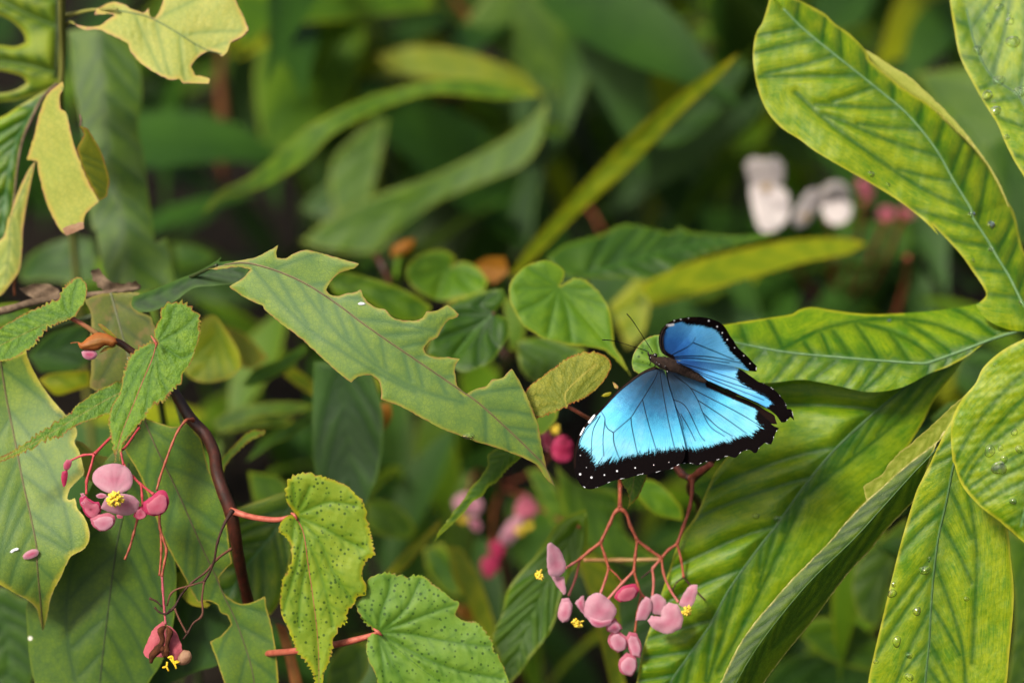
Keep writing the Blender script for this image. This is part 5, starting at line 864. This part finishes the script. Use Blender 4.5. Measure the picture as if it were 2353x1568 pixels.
# more leaves of the same plants filling the bed behind: soft, mid green, each a leaf of the plant it grows from
def fill(plant, box, count, seed, mats, size):
    r = np.random.default_rng(seed)
    for _ in range(count):
        z = r.uniform(box[4], box[5]); base = W(np.array([r.uniform(box[0], box[1]), r.uniform(box[2], box[3])]), np.array(z))
        if base[2] < 0.06: continue
        M = np.array(Matrix.Rotation(r.uniform(0, 6.28), 3, 'Z')@Matrix.Rotation(r.uniform(-0.2, 1.0), 3, 'Y')@Matrix.Rotation(r.uniform(-0.5, 0.5), 3, 'X')); L = size*r.uniform(0.6, 1.3)
        rows = blade_pts(L, L*r.uniform(0.1, 0.2), r.uniform(0.1, 0.6), 12); V = []; F = []; md = []; ed = []
        for q in rows:
            for k, v in enumerate(q): V.append(base+M@np.array(v)); md.append(0 if k == 1 else 40); ed.append(30 if k == 1 else 0)
        for i in range(len(rows)-1):
            for j in (0, 1): F.append((3*i+j, 3*i+3+j, 3*i+4+j, 3*i+1+j))
        V = np.array(V); V[:, 2] = np.maximum(V[:, 2], 0.01)
        mesh_obj('leaf', V, F, mats[r.integers(len(mats))], plant, attrs={'md': md, 'vd': np.full(len(V), 30.), 'ed': ed}, uv=np.random.default_rng(seed+7).uniform(0, 9, 2)+np.array([(i//3*0.12, (i % 3)*0.3) for i in range(len(V))]))
MG = [M_bgreen, M_bgreen, M_bgreen2, M_byell, M_bdark]
fill(G1, (800, 1500, -100, 350, 0.33, 0.5), 26, 21, MG, 0.13)
fill(G2, (380, 1000, -120, 250, 0.38, 0.55), 18, 22, MG, 0.14)
fill(G6, (1350, 2250, -120, 500, 0.36, 0.55), 34, 23, MG, 0.13)
fill(G5, (500, 1500, 350, 720, 0.4, 0.5), 16, 24, MG, 0.1)
fill(G7, (350, 1150, 650, 1150, 0.2, 0.34), 26, 25, MG, 0.08)
fill(G8, (900, 1650, 1050, 1600, 0.22, 0.36), 30, 26, MG, 0.08)
fill(G9, (1700, 2400, 1050, 1600, 0.16, 0.32), 22, 27, MG, 0.09)
fill(G4, (1500, 2300, 560, 900, 0.28, 0.45), 18, 28, MG, 0.09)

# ------------------------------------------------------------------ the butterfly
def wing_mat(name, stops, kk):
    a = N(name); uv = a.uv(); n2 = a.noise(uv, 26, 3, 0.7); n3 = a.noise(uv, 75, 2, 0.6); n4 = a.noise(uv, 7, 3, 0.6)
    x = a.attr('base'); x = a.math('MULTIPLY_ADD', a.math('SUBTRACT', n4, 0.5), 0.16, x); x = a.math('MULTIPLY_ADD', a.math('SUBTRACT', n3, 0.5), 0.5, x)
    r = a.n('ValToRGB'); a.put(r.inputs[0], x); els = r.color_ramp.elements
    for i, (pos, c) in enumerate(stops):
        e = els[i] if i < 2 else els.new(pos); e.position = pos; e.color = lin(c, kk)
    c = r.outputs[0]
    cx = a.n('CombineXYZ'); a.put(cx.inputs[0], a.math('MULTIPLY', a.attr('ang'), 30.0)); a.put(cx.inputs[1], a.math('MULTIPLY', a.attr('base'), 2.5))
    stk = a.noise(cx.outputs[0], 2.2, 5, 0.65); n5 = a.noise(uv, 2.4, 4, 0.6)
    c = a.mix(a.math('MULTIPLY', a.step(stk, 0.3, 0.52), 0.4), c, lin((24, 96, 160), kk))
    pf = a.math('MULTIPLY', a.math('MULTIPLY_ADD', a.math('SUBTRACT', n5, 0.48), 3.2, 0.0, clamp=True), a.math('MULTIPLY_ADD', x, 1.3, -0.35, clamp=True)); c = a.mix(a.math('MULTIPLY', pf, 0.6), c, lin((176, 224, 246), kk))  # pale patches: iridescent sheen painted into the scale colour
    c = a.mix(a.math('MULTIPLY', a.step(n3, 0.3, 0.5), 0.25), c, lin((30, 100, 150), 0.5))
    vf = a.step(a.attr('vd'), 0.6, 3.2); c = a.mix(a.math('MULTIPLY', vf, 0.45), c, lin((20, 70, 110), 0.4))
    bk = lin((13, 8, 9), 0.6)
    m = a.attr('margin'); m = a.math('MULTIPLY_ADD', a.math('SUBTRACT', n2, 0.5), 0.45, m); m = a.math('MULTIPLY_ADD', a.math('SUBTRACT', stk, 0.5), 0.9, m); m = a.math('MULTIPLY_ADD', a.math('SUBTRACT', n3, 0.5), 0.5, m)
    bf = a.step(m, 0.9, 1.08); c = a.mix(bf, c, bk)
    l = a.step(a.math('MULTIPLY_ADD', a.math('SUBTRACT', n2, 0.5), 0.5, a.attr('lead')), 0.75, 1.1); c = a.mix(l, c, lin((36, 23, 20), 0.4))
    wf = a.math('MULTIPLY', a.step(a.attr('spot'), 0.45, 1.0), a.math('MULTIPLY_ADD', n2, 1.2, 0.3, clamp=True)); c = a.mix(wf, c, lin((235, 235, 240), 0.8))
    dark = a.math('MAXIMUM', bf, l)
    b = a.n('Bump'); b.inputs['Strength'].default_value = 0.35; b.inputs['Distance'].default_value = 0.0004; a.put(b.inputs['Height'], n3)
    p = a.n('BsdfPrincipled'); a.put(p.inputs['Base Color'], c); a.put(p.inputs['Normal'], b.outputs[0])
    a.put(p.inputs['Metallic'], a.math('MULTIPLY', a.math('SUBTRACT', 1.0, dark, clamp=True), 0.25)); a.put(p.inputs['Roughness'], a.math('MULTIPLY_ADD', dark, 0.3, 0.4)); a.put(p.inputs['Specular IOR Level'], a.math('MULTIPLY_ADD', dark, -0.23, 0.25, clamp=True))
    a.t.links.new(p.outputs[0], a.out.inputs[0]); return a.m
W_left = wing_mat('blue_wing_scales', [(0.0, (8, 22, 32)), (0.22, (12, 56, 80)), (0.44, (24, 110, 156)), (0.62, (84, 194, 236)), (0.85, (122, 214, 246))], 0.57)
W_right = wing_mat('raised_wing_scales_painted_sheen', [(0.0, (40, 80, 150)), (0.2, (50, 116, 200)), (0.42, (96, 184, 244)), (0.7, (120, 206, 255)), (1.0, (96, 190, 250))], 0.8)  # same scales; the raised wing's differing sheen is put into this ramp
M_fur = plain_mat('brown_body_fur', (76, 58, 48), (34, 26, 24), 14.0, 0.8, 0.15, 0.55, bump=1.0)
M_blk = plain_mat('black_vein', (16, 14, 18), (10, 8, 10), 5, 0.6, 0.08, 0.5); M_eye = plain_mat('dark_eye', (30, 24, 24), (16, 12, 12), 5, 0.15, 0.6, 0.8)
BF = thing('blue_butterfly', 'shimmering blue butterfly with black white-spotted wing edges resting with open wings', 'butterfly', W(Z('K 880,450')[0], np.array(0.0)))
def wing(name, mat, outline, z, base, span, mline, mwid, lline, lwid, spots, veins, vr=0.8, **kw):
    def ex(Q, ed, t01, md):
        b = Z(base)[0]; d = np.hypot(*(Q-b).T)/span
        mm = seg_dist(Q, *(lambda q: (q[:-1], q[1:]))(Z(mline)))/mwid if mline else np.full(len(Q), 9.)
        ll = seg_dist(Q, *(lambda q: (q[:-1], q[1:]))(Z(lline)))/lwid if lline else np.full(len(Q), 9.)
        sp = np.full(len(Q), 9.)
        for (s, r) in spots:
            q = Z(s); dd = seg_dist(Q, q[:-1], q[1:])/r if len(q) > 1 else np.hypot(*(Q-q[0]).T)/r
            sp = np.minimum(sp, dd)
        return {'ang': np.arctan2((Q-b)[:, 1], (Q-b)[:, 0]), 'base': d, 'margin': mm, 'lead': ll, 'spot': sp}
    o = sheet(name, BF, mat, outline, z, h=1.7, extra=ex, vlist=veins, corner=50, forks=False, **kw)
    for v in veins:
        q = spline(Z(v), False, 80, 4.0); q = q[inside(q, Z(outline))]
        if len(q) > 3: tube('vein', o, q, depth_on(o, q)-0.00005, [vr*1.3, vr*0.9, vr*0.45], M_blk, seg=6, step=3)
    return o
def chips(s, r=0.8):          # the pale fringe marks between the scallops: short strokes along the edge
    return [(x.strip(), r) for x in s.split(';')]
FWV = ['K 787,520 755,590 720,650 655,755 600,840 555,910 480,975 405,1040', 'K 405,1040 360,1010 335,970 330,910 300,860', 'K 655,755 680,860 720,1010 775,1195', 'K 555,910 565,1000 610,1215', 'K 405,1040 410,1130 450,1250', 'K 332,930 315,1100 322,1240', 'K 290,895 225,1040 215,1275', 'K 265,905 160,1030 105,1170 108,1290', 'K 805,520 830,680 870,900 930,1170']
HWV = ['K 862,520 890,650 912,770', 'K 912,770 980,900 1010,1010', 'K 925,545 1000,600 1065,655 1130,760 1175,870 1240,990 1360,1070', 'K 1130,760 1300,870 1430,960 1550,1045', 'K 915,755 1000,790 1060,870 1150,1060 1190,1110', 'K 1065,655 1250,750 1500,880 1680,990', 'K 985,880 1060,1010 1110,1110', 'K 1175,870 1300,990 1430,1070']
LH = wing('hindwing', W_left, 'K 855,505 900,505 1000,553 1150,600 1230,622 1330,680 1450,722 1560,762 1640,802 1720,850 1788,890 1800,925 1815,968 1760,964 1790,985 1832,1002 1805,1035 1785,1090 1765,1140 1740,1138 1710,1128 1662,1170 1640,1212 1615,1215 1585,1192 1555,1190 1500,1212 1465,1250 1440,1255 1405,1245 1368,1245 1330,1268 1290,1282 1240,1288 1200,1290 1160,1310 1130,1322 1095,1310 1060,1302 1000,1310 960,1290 940,1150 900,900 870,650', 0.0015,
          'K 860,510', 250, 'K 960,1330 1060,1302 1130,1322 1200,1290 1290,1282 1368,1245 1465,1250 1500,1212 1555,1190 1640,1212 1710,1128 1780,1090 1832,1002 1815,968 1760,900', 35,
          'K 1230,622 1450,722 1640,802 1800,940', 10, chips('K 1000,1305 1025,1302;K 1060,1300 1090,1310;K 1145,1308 1170,1298;K 1200,1288 1230,1284;K 1290,1278 1318,1266;K 1360,1246 1390,1242;K 1488,1222 1500,1208;K 1540,1190 1575,1192;K 1655,1180 1665,1160;K 1712,1130 1742,1136;K 1780,1100 1786,1070;K 1805,1032 1815,1018'),
          HWV, vr=0.6, gx=-0.12, gy=0.05, mid='K 860,505 1300,800 1780,980', bend=[(0, 0), (1, -0.002)], wave=2.5, wsc=60)
LF = wing('forewing', W_left, 'K 800,488 770,474 730,480 650,518 560,578 460,660 380,740 300,830 220,902 150,990 100,1090 70,1190 60,1290 73,1380 110,1470 150,1512 210,1527 280,1507 330,1488 370,1467 420,1450 480,1437 520,1434 560,1422 600,1412 640,1398 690,1402 740,1386 780,1380 820,1366 860,1362 905,1350 940,1328 975,1312 1005,1282 1022,1220 1018,1140 985,1000 930,800 885,650 860,560 840,505', 0.0,
          'K 800,490', 235, 'K 62,1330 110,1470 210,1527 370,1467 560,1422 740,1386 905,1362 1000,1352', 50,
          'K 790,478 730,480 650,518 560,578 460,660 380,740 300,830 150,990 100,1090 65,1230 62,1330', 5.5,
          [('K 238,892 214,925 195,950', 3.4), ('K 150,1000 120,1060', 2.2), ('K 118,1398', 3.4), ('K 216,1426', 3.2), ('K 327,1404', 2.4), ('K 436,1370', 2.9), ('K 592,1343', 2.3), ('K 752,1318', 1.7), ('K 882,1295', 1.5), ('K 172,1340', 1.3), ('K 120,1235', 1.8)] + chips('K 145,1502 165,1515;K 250,1514 270,1508;K 355,1472 375,1464;K 460,1440 498,1432;K 610,1408 660,1392;K 770,1382 815,1370;K 900,1352 922,1342;K 950,1322 970,1312', 1.0),
          FWV, vr=0.62, gx=0.06, gy=-0.06, mid='K 800,490 500,900 250,1350', foldl=-0.03, foldr=0.1, wave=3, wsc=60)
RH = wing('hindwing', W_right, 'K 945,425 1060,418 1200,430 1350,450 1480,487 1580,550 1650,600 1700,618 1780,664 1840,722 1888,790 1900,835 1935,838 1948,870 1962,936 1930,905 1898,935 1885,950 1850,952 1828,920 1800,885 1740,840 1640,790 1500,730 1380,670 1230,600 1150,540 1050,480 960,445', -0.006,
          'K 950,430', 215, 'K 1560,540 1700,618 1780,664 1840,722 1888,790 1935,838 1960,930 1860,955 1800,885', 26,
          'K 1380,672 1500,732 1640,792 1800,890', 3.5, chips('K 1685,605 1700,618;K 1762,652 1780,668;K 1836,715 1846,738;K 1884,785 1894,820;K 1945,860 1952,900;K 1890,940 1905,925;K 1790,885 1802,900'),
          ['K 960,440 1200,500 1450,580 1620,640', 'K 970,450 1250,580 1500,680 1700,760', 'K 980,450 1200,540 1560,660 1690,700', 'K 1230,600 1500,720 1780,850'], vr=0.5, gx=-0.10, gy=0.25, mid='K 950,430 1400,600 1900,900', wave=2, wsc=50)
RF = wing('forewing', W_right, 'K 905,402 865,384 835,365 812,335 797,280 795,220 815,160 860,108 920,74 1000,54 1100,44 1200,50 1290,76 1340,105 1370,140 1395,180 1412,212 1440,250 1470,300 1500,330 1535,362 1570,395 1600,430 1640,468 1636,516 1560,506 1480,482 1350,452 1200,432 1060,422 960,418', -0.02,
          'K 880,385', 215, 'K 1060,42 1150,46 1290,76 1370,140 1412,212 1470,300 1535,362 1600,430 1640,468 1640,516', 20,
          'K 905,402 865,384 812,335 797,280 795,220 815,160 860,108 920,74 1000,54 1100,44', 9,
          [('K 870,120 895,116 920,112', 3.8), ('K 928,76', 2.6), ('K 985,66', 2.2), ('K 1052,56', 2.0), ('K 1226,78', 2.6), ('K 1298,128', 2.5), ('K 1342,182', 2.2), ('K 1385,240', 2.3), ('K 1448,310', 1.9), ('K 1528,378', 2.0), ('K 1580,446', 2.0), ('K 1636,480 1634,500', 1.5)],
          ['K 895,378 960,345 1040,305 1090,265', 'K 905,392 1060,380 1250,390 1500,440', 'K 915,405 1100,400 1400,440', 'K 1090,265 1250,330 1440,410', 'K 1090,265 1110,225'], vr=0.5, gx=0.0, gy=0.62, mid='K 885,390 1050,220 1150,60', foldl=-0.25, foldr=0.12, wave=2.5, wsc=50)
for s in ('K 830,350 812,290 812,220 838,150 872,116', 'K 858,372 836,310 832,230 850,160'):
    q = spline(Z(s), False, 80, 4.0); tube('vein', RF, q, depth_on(RF, q)-0.0002, [1.6, 1.6, 1.0], M_fur, seg=6, step=3)
q = spline(Z('K 765,486 650,530 540,610 440,695 330,815'), False, 80, 4.0); tube('vein', LF, q, depth_on(LF, q)-0.0002, [2.0, 1.8, 1.0], M_fur, seg=6, step=3)
# body: head, thorax and ringed abdomen in one furry surface
ab = Z('K 715,372 735,390 760,415 800,430 850,445 910,460 960,475 1010,498 1060,520 1110,545 1160,570 1205,590 1225,598')
rad_ = np.array([3, 8.5, 8, 12, 15, 15, 13.5, 13, 12.5, 11.5, 10, 7.5, 2.5])
q = spline(ab, False, 170, 2.0); L0 = np.r_[0, np.cumsum(np.hypot(*np.diff(ab, axis=0).T))]; Lq = np.r_[0, np.cumsum(np.hypot(*np.diff(q, axis=0).T))]
rq = np.interp(Lq/Lq[-1], L0/L0[-1], rad_); t_ = Lq/Lq[-1]
rq = rq*np.where(t_ > 0.5, 1+0.05*np.sin(t_*2*math.pi*22), 1)
body = tube('body', BF, q, -0.003+0*Lq, rq, M_fur, seg=16, step=1.2)
for d_, nm in (('K 728,398', 'eye'), ('K 765,375', 'eye')):
    c_ = W(Z(d_)[0], np.array(-0.0035)); Vv, Ff = lump([(c_, np.eye(3)*6.0*S)]); mesh_obj(nm, Vv, Ff, M_eye, body)
hairs = []
rr = np.random.default_rng(5)
HV = []; HF = []                          # fur on thorax and abdomen
for i in range(900):
    k = rr.integers(4, len(q)-3); an = rr.uniform(0, 6.28); tdir = (q[k+1]-q[k-1]); tdir = tdir/np.hypot(*tdir); nd = np.array([-tdir[1], tdir[0]])
    e = q[k]+nd*math.cos(an)*rq[k]*0.97; zb = -0.003-math.sin(an)*rq[k]*S*0.97
    if math.sin(an) < -0.4: continue
    ln = rr.uniform(3, 7)*(0.6 if t_[k] > 0.5 else 1); e2 = e+nd*math.cos(an)*ln*0.45+tdir*ln; zb2 = zb-math.sin(an)*ln*0.4*S; sd_ = nd*0.35+tdir*0.1
    tri = W(np.array([e-sd_, e+sd_, e2]), np.array([zb, zb, zb2])); b0 = len(HV); HV += list(tri); HF.append((b0, b0+1, b0+2))
o = mesh_obj('fur', HV, HF, M_fur, body); o['kind'] = 'stuff'
for s in ('K 742,352 715,300 680,248 612,142 560,65 520,18', 'K 708,346 640,320 560,296 430,256 370,245 308,243'):
    tube('antenna', BF, s, [-0.0045, -0.008, -0.011, -0.014, -0.016, -0.017], [0.95, 0.8, 0.75, 0.8, 1.1, 1.3], M_blk, seg=6, step=3)
tube('palp', BF, 'K 715,380 704,362 702,345', -0.005, [2.4, 2.2, 1.0], M_fur, seg=6, step=2)
for s, r in (('K 800,455', 3.0), ('K 775,440', 2.6), ('K 870,515', 3.2), ('K 850,470', 2.4)):
    c_ = W(Z(s)[0], np.array(-0.0065)); Vv, Ff = lump([(c_, np.eye(3)*r*S)]); mesh_obj('shoulder_plate', Vv, Ff, M_eye, body)
for s in ('K 790,440 760,470 740,520', 'K 820,450 800,500 790,560', 'K 780,420 740,420 715,460', 'K 850,440 860,400 830,380'):
    tube('leg', BF, s, [0.0, 0.006, 0.0145], [1.6, 1.2, 0.9], M_blk, seg=6, step=3)

# ------------------------------------------------------------------ small things lying on the leaves
def lay(name, leaf, s, mat, label, cat, lift=0.0006, **kw):
    q = Z(s); z_ = depth_on(leaf, q.mean(0))[0]-lift
    o = sheet(name, None, mat, s, z_, h=2.6, **kw); return tag(o, label, cat)
lay('fallen_petal', T1, 'G 145,750 165,725 205,705 240,704 250,720 240,745 200,765 155,768', M_petal, 'small pink petal fallen on the yellow-edged leaf', 'petal', lift=0.0012, dome=0.25, wave=2, wsc=20)
lay('bird_dropping', T1, 'G 62,722 80,705 105,696 122,698 118,708 95,715 78,728', M_fleck, 'white streak of dropping beside the fallen petal', 'dropping', pillow=0.25)
lay('white_flake', CH, 'E 220,548 240,540 268,545 270,553 245,558 225,555', M_fleck, 'tiny white flake on the chewed leaf near a bite', 'flake', pillow=0.25)
def drop(leaf, s, r, label, group, el=1.0):
    p_ = Z(s)[0]; Q, zz = SH[leaf]; i = np.argsort(((Q-p_)**2).sum(1))[:40]; X = W(Q[i], zz[i]); c_ = X.mean(0); n_ = np.linalg.svd(X-c_)[2][2]
    if n_@FWD > 0: n_ = -n_
    u = np.cross(n_, [0, 0, 1.0]); u /= np.linalg.norm(u); v = np.cross(n_, u); c_ = W(p_, zz[i[0]]); V = []; F = []; ns, nr = 14, 6
    for j in range(nr+1):
        th = math.pi*j/nr; 
        for k in range(ns):
            a = 2*math.pi*k/ns; q = math.sin(th)*(1+0.12*math.sin(2*a+p_[0])+0.07*math.sin(3*a+p_[1])); hh = math.cos(th); hh = hh*0.62 if hh > 0 else hh*0.08
            V.append(c_+r*S*(q*math.cos(a)*u+q*math.sin(a)*v*el+hh*n_))
    F = [(j*ns+k, j*ns+(k+1) % ns, (j+1)*ns+(k+1) % ns, (j+1)*ns+k) for j in range(nr) for k in range(ns)]
    o = mesh_obj('water_droplet', V, F, M_water); return tag(o, label, 'droplet', group)
for s, r in (('C 2280,270', 17), ('C 2055,325', 12), ('C 2190,520', 14), ('C 2330,590', 16), ('C 2115,615', 14), ('C 2170,715', 13), ('C 2260,140', 11), ('C 2190,50', 12), ('C 2240,885', 7), ('C 2110,75', 6), ('C 2125,165', 6), ('C 2160,660', 7), ('C 2255,100', 6)):
    drop(R7, s, r, 'clear water droplet on the wet lobe beside the long twisted lobe', 'droplets on the upper wet lobe')
for s, r in (('C 1475,1195', 5), ('C 2015,1385', 9), ('C 2140,1450', 11), ('C 1365,1125', 8), ('F 2130,45', 9), ('F 2140,200', 7), ('F 2025,270', 4), ('F 2335,545', 6)):
    drop(R1, s, r, 'clear water droplet on the long twisted lobe', 'droplets on the twisted lobe')
for s, r, e in (('I 1710,840', 14, 0.8), ('I 1530,1300', 11, 1.2), ('I 1660,1105', 9, 1.3), ('I 1500,990', 10, 1.1), ('I 1610,1390', 8, 1), ('I 1395,1430', 6, 1), ('I 1980,1025', 6, 1), ('I 1610,1530', 10, 1), ('I 1740,770', 5, 1.4), ('I 1510,930', 6, 1)):
    drop(R5, s, r, 'clear water droplet on the hanging lobe with the grey-green midrib', 'droplets on the hanging lobe', e)
for s, r in (('I 2130,70', 14), ('I 2190,180', 17), ('I 2280,395', 8), ('I 2220,125', 10), ('F 2170,945', 6), ('F 2290,1380', 8), ('F 2200,1480', 7), ('I 2320,60', 9)):
    drop(R6, s, r, 'clear water droplet on the rounded forward lobe', 'droplets on the rounded lobe')
for s, r in (('F 2200,685', 7), ('F 1480,660', 5), ('F 2280,655', 4)):
    drop(R2, s, r, 'clear water droplet on the lobe under the butterfly', 'droplets on the lobe under the butterfly')
for s, r in (('I 620,490', 8), ('I 755,510', 9)):
    drop(R3, s, r, 'clear water droplet in a fold of the broad quilted lobe', 'droplets on the quilted lobe')
drop(CH, 'E 935,1405', 13, 'water pooled at the lower edge of the chewed leaf', None, 0.6)
